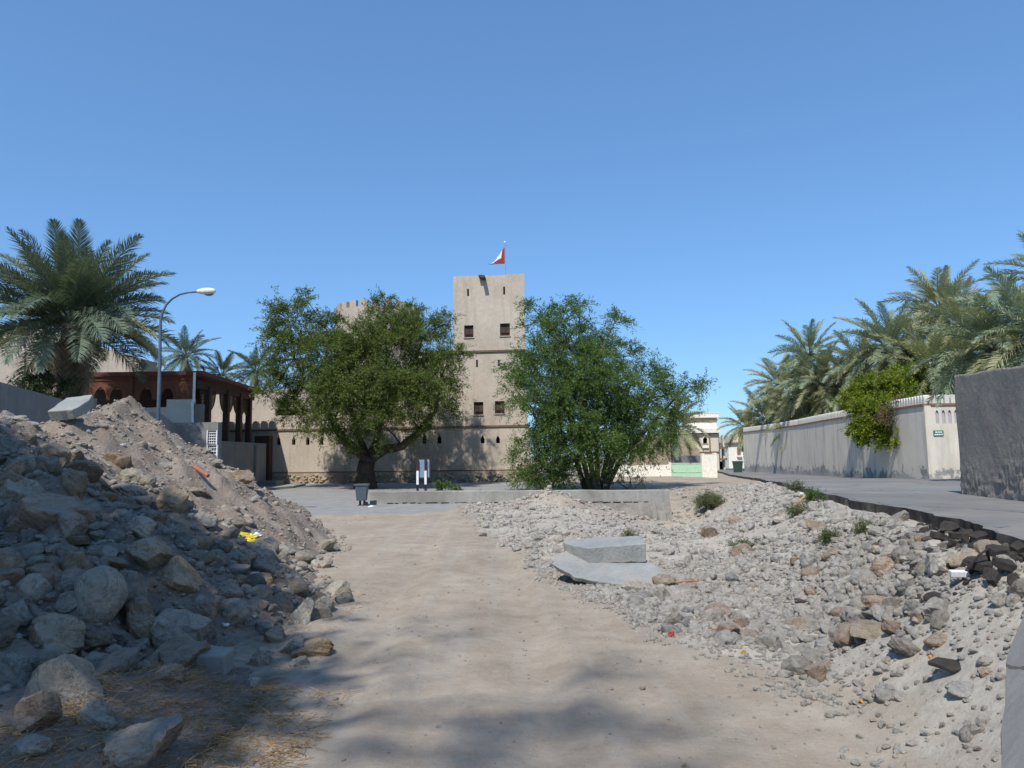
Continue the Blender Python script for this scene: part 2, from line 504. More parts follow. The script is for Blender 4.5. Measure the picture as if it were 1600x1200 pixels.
def stained_white():
    """limewashed wall with grey damp patches where the paint has come off near the ground"""
    m, nt, b = new_mat("stained_limewash")
    v = coord(nt)
    f = noise(nt, v, 0.6, 7, 0.65)
    c = ramp(nt, f, [(0.3, (.60, .53, .425)), (0.7, (.71, .64, .53))])
    mp = N(nt, "ShaderNodeMapping")
    mp.inputs["Scale"].default_value = (1.4, 1.4, 0.15)
    nt.links.new(v, mp.inputs["Vector"])
    fs = noise(nt, mp.outputs[0], 1.4, 6, 0.6)
    c = mixc(nt, ramp(nt, fs, [(0.50, (0, 0, 0)), (0.68, (.75, .75, .75))]), c, (.43, .39, .33))
    sx = nt.nodes.new("ShaderNodeSeparateXYZ")
    nt.links.new(v, sx.inputs[0])
    low = math_(nt, 'SUBTRACT', 1.25, math_(nt, 'MULTIPLY', sx.outputs[2], 0.72))
    fp = noise(nt, v, 1.5, 8, 0.7, 0.4)
    s = math_(nt, 'ADD', math_(nt, 'MULTIPLY', low, 0.42), fp)
    c = mixc(nt, ramp(nt, s, [(0.70, (0, 0, 0)), (0.75, (.9, .9, .9))]), c, (.20, .20, .195))
    c = mixc(nt, ramp(nt, math_(nt, 'ADD', math_(nt, 'MULTIPLY', low, 0.5), noise(nt, v, .7, 5, .6)), [(0.7, (0, 0, 0)), (1.0, (.6, .6, .6))]), c, (.47, .44, .39))
    fine = noise(nt, v, 14, 5, 0.7)
    c = mixc(nt, 0.25, c, ramp(nt, fine, [(0.3, (.6, .6, .6)), (0.65, (1.05, 1.05, 1.05))]), 'MULTIPLY')
    nt.links.new(c, b.inputs["Base Color"])
    b.inputs["Roughness"].default_value = 0.9
    bump(nt, b, fine, 0.3, 0.02)
    return m


M['limewash'] = stained_white()


# ------------------------------------------------------------------ object helpers
def tag(o, label=None, cat=None, group=None, kind=None):
    if label: o['label'] = label
    if cat: o['category'] = cat
    if group: o['group'] = group
    if kind: o['kind'] = kind
    return o


def empty(name, loc=(0, 0, 0), rz=0.0):
    o = bpy.data.objects.new(name, None)
    col.objects.link(o)
    o.location = loc
    o.rotation_euler = (0, 0, rz)
    o.empty_display_size = 0.2
    return o


def link(name, me, mat=None, parent=None):
    o = bpy.data.objects.new(name, me)
    col.objects.link(o)
    if mat is not None:
        me.materials.clear(); me.materials.append(mat)
    if parent is not None:
        o.parent = parent
    return o


def mesh_np(name, V, F, smooth=False):
    """F: (n,3) or (n,4) int array"""
    V = np.asarray(V, np.float32); F = np.asarray(F, np.int32)
    me = bpy.data.meshes.new(name)
    n, k = F.shape
    me.vertices.add(len(V)); me.vertices.foreach_set("co", V.ravel())
    me.loops.add(n * k); me.loops.foreach_set("vertex_index", F.ravel())
    me.polygons.add(n)
    me.polygons.foreach_set("loop_start", np.arange(0, n * k, k, dtype=np.int32))
    me.polygons.foreach_set("use_smooth", np.full(n, smooth))
    me.update(calc_edges=True)
    return me


class MB:
    """collects boxes, bars, tubes and pierced panels, then links them as ONE mesh object"""
    def __init__(s):
        s.v, s.f = [], []

    def add(s, vs, fs):
        o = len(s.v)
        s.v += [tuple(p) for p in vs]
        s.f += [tuple(o + i for i in f) for f in fs]
        return s

    def box(s, x0, x1, y0, y1, z0, z1):
        return s.add([(x0, y0, z0), (x1, y0, z0), (x1, y1, z0), (x0, y1, z0), (x0, y0, z1), (x1, y0, z1), (x1, y1, z1), (x0, y1, z1)],
                     [(0, 3, 2, 1), (4, 5, 6, 7), (0, 1, 5, 4), (1, 2, 6, 5), (2, 3, 7, 6), (3, 0, 4, 7)])

    def tube(s, pts, radii, n=8, cap=True):
        pts = [Vector(p) for p in pts]
        rings = []
        for i, p in enumerate(pts):
            d = (pts[min(i + 1, len(pts) - 1)] - pts[max(i - 1, 0)]).normalized()
            a = d.orthogonal().normalized() if i == 0 else (rings[-1][0] - d * rings[-1][0].dot(d)).normalized()
            b = d.cross(a)
            rings.append((a, b))
        vs, fs = [], []
        for i, (p, (a, b)) in enumerate(zip(pts, rings)):
            r = radii[i] if hasattr(radii, '__len__') else radii
            for k in range(n):
                t = 2 * math.pi * k / n
                vs.append(p + (a * math.cos(t) + b * math.sin(t)) * r)
        for i in range(len(pts) - 1):
            for k in range(n):
                fs.append((i * n + k, i * n + (k + 1) % n, (i + 1) * n + (k + 1) % n, (i + 1) * n + k))
        if cap:
            fs.append(tuple(range(n - 1, -1, -1)))
            fs.append(tuple((len(pts) - 1) * n + k for k in range(n)))
        return s.add(vs, fs)

    def panel(s, outer, holes, depth, reveal=0.3, back=None, frame=None):
        """a wall in the local XZ plane, front at y=0 facing -y, pierced by holes (polygons); solid to y=depth"""
        T = frame if frame else (lambda x, y, z: (x, y, z))
        loops = [outer] + list(holes)
        flat = [p for l in loops for p in l]
        tris = tessellate_polygon([[Vector((x, z, 0)) for x, z in l] for l in loops])
        fs = []
        for t in tris:
            a, b, c = (flat[i] for i in t)
            ccw = (b[0] - a[0]) * (c[1] - a[1]) - (b[1] - a[1]) * (c[0] - a[0]) > 0
            fs.append(tuple(t) if ccw else tuple(reversed(t)))
        s.add([T(x, 0, z) for x, z in flat], fs)

        def strip(l, d0, d1, outward):
            n = len(l)
            area = sum(l[i][0] * l[(i + 1) % n][1] - l[(i + 1) % n][0] * l[i][1] for i in range(n))
            vs = [T(x, d0, z) for x, z in l] + [T(x, d1, z) for x, z in l]
            f = []
            for i in range(n):
                j = (i + 1) % n
                q = (i, i + n, j + n, j)
                f.append(q if (area > 0) == outward else tuple(reversed(q)))
            s.add(vs, f)
        strip(outer, 0, depth, True)
        for h in holes:
            strip(h, 0, min(reveal, depth), False)
        if back is not False:
            s.add([T(x, depth, z) for x, z in outer], [tuple(range(len(outer)))])
        return s

    def mesh(s, name):
        me = bpy.data.meshes.new(name)
        me.from_pydata(s.v, [], s.f)
        me.update()
        return me

    def build(s, name, mat, parent=None, smooth=False, bevel=0.0):
        me = s.mesh(name)
        o = link(name, me, mat, parent)
        if smooth:
            me.polygons.foreach_set("use_smooth", np.full(len(me.polygons), True))
        if bevel:
            b = o.modifiers.new("bevel", 'BEVEL'); b.width = bevel; b.segments = 2; b.limit_method = 'ANGLE'
        return o


# ------------------------------------------------------------------ rock shapes
def ico(sub):
    bm = bmesh.new()
    bmesh.ops.create_icosphere(bm, subdivisions=sub, radius=1)
    V = np.array([v.co for v in bm.verts]); F = np.array([[v.index for v in f.verts] for f in bm.faces])
    bm.free()
    return V, F


ICO = {k: ico(k) for k in (1, 2, 3, 4, 5)}


def rock_shape(sub, seed, cuts=13, rough=0.06, rounded=0.0):
    V, F = ICO[sub]
    r = np.random.default_rng(seed)
    n = r.normal(size=(cuts, 3)); n /= np.linalg.norm(n, axis=1)[:, None]
    h = r.uniform(0.48, 1.0, cuts)
    D = V @ n.T
    q = np.where(D > 0.05, h[None] / np.maximum(D, .05), 9.0)
    k = 70.0 if rounded < .3 else 12.0
    qm = np.minimum(q, 2.2)
    rad = -np.log(np.exp(-k * (qm - qm.min(1, keepdims=True))).sum(1) + 1e-9) / k + qm.min(1)
    rad = np.minimum(rad, 1.06 + .04 * V[:, 0])
    rad = rad * (1 - rounded) + rounded * 0.9
    P = V * rad[:, None]
    o = seed * 3.17
    f = lambda a, b, c, s_, sd: fbm(P[:, 0] * s_ + o + P[:, 2] * s_ * .37, P[:, 1] * s_ + P[:, 2] * s_ * .83 + o * .3, 3, sd)
    A = f(0, 0, 0, 1.6, seed % 97)
    B = f(0, 0, 0, 4.3, seed % 89 + 5)
    if sub > 3:
        # chipped, stepped breakage: quantised noise makes ledges
        stp = np.round(B * 5) / 5
        B = B * .45 + stp * .55 if rounded < .3 else B
        Cc = np.abs(f(0, 0, 0, 11.0, seed % 83 + 9))
        P = P * (1 + rough * 1.6 * A + rough * 1.5 * B - rough * .9 * Cc)[:, None]
    else:
        P = P * (1 + rough * 1.8 * A + rough * 1.1 * B)[:, None]
    return P, F


def rot_np(r, n):
    """n random rotation matrices"""
    q = r.normal(size=(n, 4)); q /= np.linalg.norm(q, axis=1)[:, None]
    w, x, y, z = q.T
    return np.stack([np.stack([1 - 2 * (y * y + z * z), 2 * (x * y - z * w), 2 * (x * z + y * w)], -1),
                     np.stack([2 * (x * y + z * w), 1 - 2 * (x * x + z * z), 2 * (y * z - x * w)], -1),
                     np.stack([2 * (x * z - y * w), 2 * (y * z + x * w), 1 - 2 * (x * x + y * y)], -1)], 1)


def merged_rocks(name, P, S, sub, mat, nvar=10, squash=True):
    """P (n,3) places, S (n,) radii"""
    n = len(P)
    Rm = rot_np(rng, n)
    sc_ = S[:, None] * rng.uniform(0.6, 1.15, (n, 3))
    shapes = [rock_shape(sub, 300 + i, 8, 0.06) for i in range(nvar)]
    Vs, Fs, off = [], [], 0
    pick = rng.integers(0, nvar, n)
    for k in range(nvar):
        idx = np.nonzero(pick == k)[0]
        if not len(idx): continue
        B, F = shapes[k]
        L = B[None] * sc_[idx][:, None, :]
        L = np.einsum('nij,nkj->nki', Rm[idx], L)
        L[:, :, 2] *= 0.75
        L = L + P[idx][:, None, :]
        Vs.append(L.reshape(-1, 3))
        Fs.append((F[None] + (np.arange(len(idx)) * len(B))[:, None, None] + off).reshape(-1, 3))
        off += len(idx) * len(B)
    me = mesh_np(name, np.concatenate(Vs), np.concatenate(Fs), False)
    return link(name, me, mat)


# ================================================================== THE SETTING
def axis(lo, hi, fine_lo, fine_hi, step, grow=1.09):
    a = list(np.arange(fine_lo, fine_hi, step))
    s, x = step, a[-1]
    while x < hi:
        s *= grow; x += s; a.append(min(x, hi))
    s, x = step, a[0]
    while x > lo:
        s *= grow; x -= s; a.insert(0, max(x, lo))
    return np.array(a)


def grid_faces(nx, ny):
    i = np.arange(nx - 1)[None] + np.arange(ny - 1)[:, None] * nx
    return np.stack([i, i + 1, i + nx + 1, i + nx], -1).reshape(-1, 4)


gx = axis(-900, 900, -4, 7, 0.075, 1.06)
gy = axis(-300, 1500, 3.2, 15, 0.08, 1.035)
X, Y = np.meshgrid(gx, gy)
Z = ground_base(X, Y)
far = sstep(120, 300, np.hypot(X, Y))
Z = Z * (1 - far)
hp = heap_top(X, Y) - ground_base(X, Y)
Z = np.where(hp > 0.08, Z - 0.02, Z)
me = mesh_np("ground", np.stack([X, Y, Z], -1).reshape(-1, 3), grid_faces(len(gx), len(gy)), True)
grav = sstep(-.3, .7, X - np.interp(Y, XB_Y, XB_X) + .5 * fbm(X, Y, 3, 50)) * sstep(40, 27, Y) * (0.62 + .25 * fbm(X * .4, Y * .4, 2, 55))
grav = np.maximum(grav, .45 * sstep(-4.5, -3.0, -np.abs(X + 3.4 + .1 * (Y - 10)))*0)
pav = sstep(26, 30, Y + 1.0 * fbm(X * .4, Y * .3, 3, 51)) * sstep(-.5, -4.5, X + .2 * (30 - Y)) * sstep(62, 56, Y)
pav = np.maximum(pav, sstep(33, 34.5, Y) * sstep(3, 0, X) * sstep(62, 56, Y))
apron = sstep(0, .35, X - np.interp(Y, [2, 4.0, 4.72, 5.3, 5.8], [1.5, 2.5, 3.0, 3.45, 4.2])) * sstep(6.2, 5.6, Y)
lit = sstep(-1.75, -2.5, X + .25 * (Y - 6)*0) * sstep(8.2, 7.0, Y) * .8
C = np.stack([grav, np.clip(pav, 0, 1), lit, np.ones_like(X)], -1).astype(np.float32)
ca = me.color_attributes.new("cover", 'FLOAT_COLOR', 'POINT')
ca.data.foreach_set("color", C.ravel())
tag(link("ground", me, M['ground']), kind='structure')

# the earth heap
hx = np.arange(-22, -1.2, 0.075); hy = np.concatenate([np.arange(0.5, 15, 0.075), np.arange(15, 29, 0.11)])
X, Y = np.meshgrid(hx, hy)
Zg = ground_base(X, Y); Zh = heap_top(X, Y)
keep = (Zh > Zg + 0.004)
Zs = np.where(keep, Zh, Zg - 0.12)
F = grid_faces(len(hx), len(hy))
kf = keep.ravel()[F].any(1)
F = F[kf]
used, inv = np.unique(F, return_inverse=True)
V = np.stack([X, Y, Zs], -1).reshape(-1, 3)[used]
me = mesh_np("earth_heap", V, inv.reshape(-1, 4), True)
tag(link("earth_heap", me, M['heap']), "long heap of bulldozed earth and stones left of the dirt track", "earth heap", None, 'stuff')

# the road on its bank: one slab with a broken edge
ys = np.concatenate([np.arange(-30, 4, 1.0), np.arange(4, 30, 0.12), np.arange(30, 140, 1.0)])
us = np.concatenate([[0.0, 0.25, 0.8], np.linspace(2, 60, 30)])
E = road_edge(ys)
X = E[:, None] + us[None]; Y = np.repeat(ys[:, None], len(us), 1)
Z = road_z(X, Y)
nv = len(us)
V = np.stack([X, Y, Z], -1).reshape(-1, 3)
F = grid_faces(len(us), len(ys))
crumb = 0.05 * fbm(ys * 4, ys * 0, 3, 61)
Vb = np.stack([E - 0.02 + crumb * 2, ys, road_z(E, ys) - 0.42], -1)
o = len(V)
Fe = np.array([[i * nv, (i + 1) * nv, o + i + 1, o + i] for i in range(len(ys) - 1)])[:, ::-1]
me = mesh_np("road", np.concatenate([V, Vb]), np.concatenate([F, Fe]), False)
rd = link("road", me, M['asphalt'])
me.materials.append(M['tar'])
me.polygons.foreach_set("material_index", np.concatenate([np.zeros(len(F), np.int32), np.ones(len(Fe), np.int32)]))
tag(rd, kind='structure')

# asphalt apron at the near corner of the bank
ax_, ay_ = np.meshgrid(np.linspace(0, 1, 16), np.linspace(2.2, 5.75, 46))
left = np.interp(ay_, [2.2, 3.0, 4.0, 4.72, 5.3, 5.75], [1.5, 1.9, 2.5, 3.0, 3.45, 4.1]) + .03 * fbm(ay_ * 5, ay_ * 0, 2, 70)
right = np.interp(ay_, XE_Y, XE_X) + 0.35
X = left + (right - left) * ax_
Z = ground_base(X, ay_) + 0.03
V = np.stack([X, ay_, Z], -1).reshape(-1, 3)
Vb = V.copy(); Vb[:, 2] -= 0.12
F = grid_faces(16, 46)
o = len(V)
side = [[i * 16, (i + 1) * 16, o + (i + 1) * 16, o + i * 16] for i in range(45)] + [[45 * 16 + k, 45 * 16 + k + 1, o + 45 * 16 + k + 1, o + 45 * 16 + k] for k in range(15)]
tag(link("pavement", mesh_np("pavement", np.concatenate([V, Vb]), np.concatenate([F, np.array(side)]), False), M['asphalt']), kind='structure')

# raised terrace under the pavilion
t = MB().box(-60, -17.75, 31.5, 52.6, -0.4, 3.2)
tag(t.build("terrace", M['greycem']), kind='structure')

# ================================================================== THE FORT
FA, FB = Vector((-18.4, 53.0)), Vector((1.15, 51.0))
fdir = (FB - FA).normalized(); fnorm = Vector((fdir.y, -fdir.x))
frot = math.atan2(fdir.y, fdir.x)


def fu(px, py, back=0.0):
    """place on the fort's front plane: metres along it, height"""
    d = ray(px, py)
    n = Vector((fnorm.x, fnorm.y, 0))
    p0 = Vector((FA.x, FA.y, 0)) - n * back
    t = (p0 - EYE).dot(n) / d.dot(n)
    p = EYE + d * t
    return ((Vector((p.x, p.y)) - FA).dot(fdir), p.z)


def rect(px0, px1, py0, py1, back=0.0):
    u0, z1 = fu(px0, (py0 + 0), back); u1, _ = fu(px1, py0, back)
    _, z0 = fu((px0 + px1) / 2, py1, back); _, z1 = fu((px0 + px1) / 2, py0, back)
    return [(u0, z0), (u1, z0), (u1, z1), (u0, z1)]


def worn(poly, amp=.03, step=.45):
    r = random.Random(len(poly)); out = []
    for i in range(len(poly)):
        a, b_ = poly[i], poly[(i + 1) % len(poly)]
        m = max(1, int(math.dist(a, b_) / step))
        for k in range(m):
            t_ = k / m
            j = amp if k else amp * .4
            out.append((a[0] + (b_[0] - a[0]) * t_ + r.uniform(-j, j), a[1] + (b_[1] - a[1]) * t_ + r.uniform(-j, j)))
    return out


def slit(px, py0, py1, w):
    u, z1 = fu(px, py0); _, z0 = fu(px, py1)
    return [(u - w / 2, z0), (u + w / 2, z0), (u + w / 2, z0 + (z1 - z0) * .55), (u, z1), (u - w / 2, z0 + (z1 - z0) * .55)]


fort = tag(empty("fort", (FA.x, FA.y, 0), frot), "tan plastered fort with square tower, narrow slits and wooden shuttered windows behind the two trees", "fort")
uL, zc = fu(405, 674); uR, _ = fu(827, 664)
zc = fu(640, 669)[1]
slits = [slit(x, 681, 695, .26) for x in (435.4, 459, 481, 502.5)] + [slit(x, 678, 693, .28) for x in (663, 686.5)] + [slit(754, 680, 692.5, .26), slit(778, 680, 692.5, .26)]
base_poly = [(uL - 40, -0.5), (uR + .12, -0.5), (uR, zc), (uL - 40, zc)]
MB().panel(base_poly, slits, 7.0, 0.5, True, lambda x, y, z: (x - .13 * y, y, z)).build("base_wall", M['plaster'], fort)
for h in slits:
    us_ = [p[0] for p in h]; zs_ = [p[1] for p in h]
    MB().box(min(us_) - .12, max(us_) + .05, .45, .55, min(zs_) - .05, max(zs_) + .05).build('slit_shade_board', M['void'], fort)  # dark board painted as the shade within each slit
uM = fu(640, 600)[0]; uT0, zTop = fu(708, 431.5); uT1, _ = fu(819, 428.5); _, zMid = fu(760, 549)
uT0b = fu(707.5, 549)[0]; uT1b = fu(820.5, 549)[0]
wins = [rect(725, 739.5, 508, 527), rect(781, 796.5, 505, 524.5), rect(740, 755, 628, 648), rect(773, 788, 626.5, 646)]
thin = []
for px, a, b_ in ((731, 451, 462.5), (787.5, 447.5, 460), (745, 562, 573.5), (779, 562, 572)):
    u, z1 = fu(px, a); z0 = fu(px, b_)[1]
    thin.append([(u - .065, z0), (u + .065, z0), (u + .065, z1), (u - .065, z1)])
tower_poly = [(uM, zc), (uR - .1, zc), (uT1b, zMid), (uT1, zTop), (uT1 - 1.6, zTop - .03), (uT0 + 1.8, zTop - .02), (uT0, zTop), (uT0b, zMid), (uM + .1, zMid)]
yy = 0.07
fr = lambda x, y, z: (x - .13 * y, y + yy, z)
MB().panel(worn(tower_poly), wins + thin, 5.4, 0.35, True, fr).build("tower_wall", M['plaster'], fort)
for h in thin:
    us_ = [p[0] for p in h]; zs_ = [p[1] for p in h]
    MB().box(min(us_) - .12, max(us_) + .05, yy + .34, yy + .4, min(zs_) - .05, max(zs_) + .05).build('slit_shade_board', M['void'], fort)
# string courses: dark brown ledges
MB().box(uL - 40, uR + .02, -0.08, 0.2, zc - .04, zc + .09).build("string_course", M['ledge'], fort)
MB().box(uM, uT1b + .04, -0.03, 0.2, zMid - .05, zMid + .08).build("string_course", M['ledge'], fort)
# windows: frame, two shutters of planks, a low rail
for h in wins:
    (u0, z0), (u1, _), (_, z1), _ = h
    w = MB()
    e = .07
    w.box(u0, u1, .2, .28, z0, z0 + e).box(u0, u1, .2, .28, z1 - e, z1).box(u0, u0 + e, .2, .28, z0 + e, z1 - e).box(u1 - e, u1, .2, .28, z0 + e, z1 - e)
    wo = w.build("window", M['wood'], fort)
    um = (u0 + u1) / 2
    for a, b_ in ((u0 + e, um - .012), (um + .012, u1 - e)):
        s_ = MB()
        for k in range(3):
            c0 = a + (b_ - a) * k / 3; c1 = a + (b_ - a) * (k + 1) / 3 - .012
            s_.box(c0, c1, .24, .30, z0 + e, z1 - e)
        s_.build("shutter", M['wood'], wo)
    MB().box(u0 + e, u1 - e, .17, .235, z0 + .22, z0 + .28).box(u0 + e, u1 - e, .17, .235, z0 + .1, z0 + .14).build("window_rail", M['darkwood'], wo)
    MB().box(u0 - .04, u1 + .04, -.0, .3, z0 - .06, z0 - .005).build("window_sill", M['plaster'], wo)
# spout
us0, zs0 = fu(756, 434)
MB().box(us0 - .13, us0 + .13, -0.75, 0.3, zs0 - .16, zs0 + .02).build("spout", M['wood'], fort)
MB().box(us0 - .34, us0 - .12, -0.35, 0.3, zs0 + .0, zs0 + .14).build("spout", M['wood'], fort)
# parapet of rounded merlons on the left stretch, recessed wall behind
par = MB()
u = uL - 8.0
par.box(uL - 40, uM, 0.03, 0.35, zc + .09, zc + .22)
while u < uM - .5:
    pr = [(u, zc + .22), (u + .46, zc + .22), (u + .46, zc + .52), (u + .36, zc + .68), (u + .23, zc + .73), (u + .10, zc + .68), (u, zc + .52)]
    par.panel(pr, [], .32, frame=lambda x, y, z: (x, y + .03, z))
    u += .62
par.build("parapet", M['plaster'], fort)
zb = fu(500, 600)[1]
hole = rect(430, 466, 639, 649, 3.0)
MB().panel([(uL - 18, zc - .2), (uM + .5, zc - .2), (uM + .5, zMid), (uL + 4.2, zMid), (uL + 4.2, zb), (uL - 18, zb)], [hole], 3.0, .6, True,
           lambda x, y, z: (x, y + 3.0, z)).build("upper_wall", M['plaster_far'], fort)
MB().box(hole[0][0] - .1, hole[1][0] + .1, 3.55, 3.6, hole[0][1] - .1, hole[2][1] + .1).build("opening_shade_board", M['void'], fort)
# round tower behind
cu, cz = fu(575, 470, 8.0)
rt = MB()
rt.tube([(cu, 11, zc), (cu, 11, cz - .6), (cu, 11, cz - .55)], [3.9, 3.6, 3.6], 36)
for k in range(22):
    a0 = 2 * math.pi * k / 22
    a = [a0, a0 + .18]
    q = [(cu + r_ * math.cos(t_), 11 + r_ * math.sin(t_)) for r_ in (3.6, 3.25) for t_ in a]
    z0, z1 = cz - .6, cz
    rt.add([(*q[0], z0), (*q[1], z0), (*q[3], z0), (*q[2], z0), (*q[0], z1), (*q[1], z1), (*q[3], z1), (*q[2], z1)],
           [(0, 3, 2, 1), (4, 5, 6, 7), (0, 1, 5, 4), (1, 2, 6, 5), (2, 3, 7, 6), (3, 0, 4, 7)])
rt.build("round_tower", M['plaster_far'], fort)
# stone plinth: rough courses of field stone
zp = fu(640, 737)[1]
PLINTH = (uL, uR, zp)
MB().box(uL - 40, uR + .05, -.09, .02, -.5, zp).build("plinth", M['plinth'], fort)
MB().box(uL - 40, uR + .08, -.10, .02, zp, zp + .07).build("string_course", M['ledge'], fort)

n_ = 600
ps = np.stack([rng.uniform(uL - 3, uR, n_), np.full(n_, -.10), rng.uniform(.0, zp - .12, n_)], 1)
ss = rng.uniform(.07, .19, n_)
po = merged_rocks("plinth_stones", ps, ss, 2, M['plinth'])
po.parent = fort
po['kind'] = 'stuff'

# flag and pole on the tower roof
fp = at(789.5, 424, 53.0)
ft = at(788, 380, 53.0)
pole = tag(empty("flagpole", fp), "thin dark flagpole with finial on top of the square tower", "flagpole")
pm = MB().tube([(0, 0, -.6), (0, 0, ft.z - fp.z)], .035, 8)
pm.build("pole", M['grey_metal'], pole)
MB().tube([(0, 0, ft.z - fp.z), (0, 0, ft.z - fp.z + .09), (0, 0, ft.z - fp.z + .16)], [.06, .085, .02], 8).build("finial", M['whitepaint'], pole)
fl = tag(empty("flag", (fp.x, fp.y, fp.z)), "red and white flag with green corner drooping from the pole on the tower", "flag")
Hh = ft.z - fp.z
nU, nW = 22, 16
Vf = []
for i in range(nU):
    a = i / (nU - 1)
    for k in range(nW):
        b_ = k / (nW - 1)                      # 0 at top edge
        # hanging cloth: the fly droops down and to the left
        x = -1.3 * a * (0.62 + 0.38 * b_) - .02
        z = Hh - .25 - b_ * 1.30 - a * (1.20 * (1 - b_) + .05)
        y = .10 * math.sin(a * 9 + b_ * 2) * a
        Vf.append((x, y, z))
Ff = np.array([[i * nW + k, i * nW + k + 1, (i + 1) * nW + k + 1, (i + 1) * nW + k] for i in range(nU - 1) for k in range(nW - 1)])
cell = np.array([(i, k) for i in range(nU - 1) for k in range(nW - 1)])
matid = np.where(cell[:, 0] < 5, 0, np.where(cell[:, 1] < 9, 1, np.where((cell[:, 1] < 12) | (cell[:, 0] < 13), 0, 2)))
for nm, mid, mt in (("red_cloth", 0, 'flagred'), ("white_stripe", 1, 'flagwhite'), ("green_stripe", 2, 'flaggreen')):
    sub = Ff[matid == mid]
    us_, inv = np.unique(sub, return_inverse=True)
    o_ = link(nm, mesh_np(nm, np.array(Vf)[us_], inv.reshape(-1, 4), True), M[mt], fl)
    so = o_.modifiers.new("thickness", 'SOLIDIFY'); so.thickness = .012

# big plain fort wall behind the palm, far left
bw = tag(empty("fort_wall", (0, 0, 0)), "large blank tan fort wall behind the tall palm at the pavilion's side", "wall")
pA, pB = at(-60, 505, 60), at(222, 560, 60)
h = [(at(38, 575, 60).x, at(38, 588, 60).z), (at(40.5, 575, 60).x, at(40.5, 588, 60).z), (at(40.5, 560, 60).x, at(40.5, 560, 60).z), (at(38, 560, 60).x, at(38, 560, 60).z)]
MB().panel([(pA.x - 30, 0), (pB.x, 0), (pB.x - .1, pB.z), (at(120, 530, 60).x, at(120, 532, 60).z), (at(60, 520, 60).x, at(60, 512, 60).z), (pA.x - 30, pA.z)], [h], 3, .5, True,
           lambda x, y, z: (x, y + 60, z)).build("wall_face", M['plaster_far'], bw)
MB().box(h[0][0] - .1, h[1][0] + .1, 60.45, 60.5, h[0][1] - .1, h[2][1] + .1).build("slit_shade_board", M['void'], bw)

# ================================================================== PAVILION
pav_o = tag(empty("pavilion", (0, 0, 0)), "red-brown pavilion with pointed arches, dark columns and flat overhanging roof on the terrace", "pavilion")
PX = -18.35
y0p, y1p = 42.0, 51.6
ze = at(303, 580, 42).z
xl = at(118, 592, 43).x
zl = ze
panels = []
# pierced front panel with four pointed arches
arches = []
zb_ = at(260, 624, 42).z
for cx in (157, 182, 228, 261.6):
    a = at(cx, 606, 42); w_ = .36
    zs = at(cx, 620, 42).z
    pts_ = [(a.x - w_, zb_ + .0), (a.x + w_, zb_ + .0), (a.x + w_, zs)]
    for k in range(1, 6):
        q = k / 6
        pts_.append((a.x + w_ * (1 - q ** 1.5), zs + (a.z - zs) * math.sin(q * math.pi / 2)))
    pts_.append((a.x, a.z + .06))
    for k in range(5, 0, -1):
        q = k / 6
        pts_.append((a.x - w_ * (1 - q ** 1.5), zs + (a.z - zs) * math.sin(q * math.pi / 2)))
    pts_.append((a.x - w_, zs))
    arches.append((a.x, w_, pts_))
outer = [(xl, zb_), ]
for cx, w_, pts_ in arches:
    outer += [(p[0], p[1]) for p in ([pts_[0]] + list(reversed(pts_[2:])) + [pts_[1]])]
outer += [(PX + .0, zb_), (PX + .0, ze - .25), (xl, ze - .25)]
MB().panel(outer, [], .12, frame=lambda x, y, z: (x, y + y0p, z)).build("arch_panel", M['redwood'], pav_o)
MB().box(xl, PX + .05, y0p - .05, y0p + .16, ze - .5, ze - .42).build("cornice", M['roof'], pav_o)
for cx in (at(205, 600, 42).x, at(135, 600, 42).x, PX - .12):
    MB().box(cx - .12, cx + .12, y0p - .06, y0p + .18, zb_ - 2.1, ze - .25).build("post", M['redwood'], pav_o)
# roof: flat slab with overhang, slight fall to the back
rf = MB()
rf.add([(xl - 1.6, y0p - .14, ze - .25), (PX + .5, y0p - .14, ze - .25), (PX + .6, y1p + .5, ze - .45), (xl - 1.6, y1p + .5, ze - .45),
        (xl - 1.6, y0p - .14, ze), (PX + .5, y0p - .14, ze), (PX + .6, y1p + .5, ze - .2), (xl - 1.6, y1p + .5, ze - .2)],
       [(0, 3, 2, 1), (4, 5, 6, 7), (0, 1, 5, 4), (1, 2, 6, 5), (2, 3, 7, 6), (3, 0, 4, 7)])
rf.build("roof", M['roof'], pav_o)
MB().box(PX - .1, PX + .1, y0p + .2, y1p, ze - .95, ze - .46).build("side_beam", M['darkwood'], pav_o)
MB().box(xl - 1.4, PX - 1.9, 47.4, 47.5, 3.2, ze - .45).build("arch_shade_screen", M['darkwood'], pav_o)  # added dark sheet so the front arches read as shaded inside
cols_y = [43.9, 46.8, 49.0, 50.8]
colmesh = MB().box(-.17, .17, -.17, .17, 0, ze - .7 - 3.2).mesh("column")
for k, cy in enumerate(cols_y):
    c = link("column", colmesh, M['darkwood'], pav_o)
    c.location = (PX, cy, 3.2)
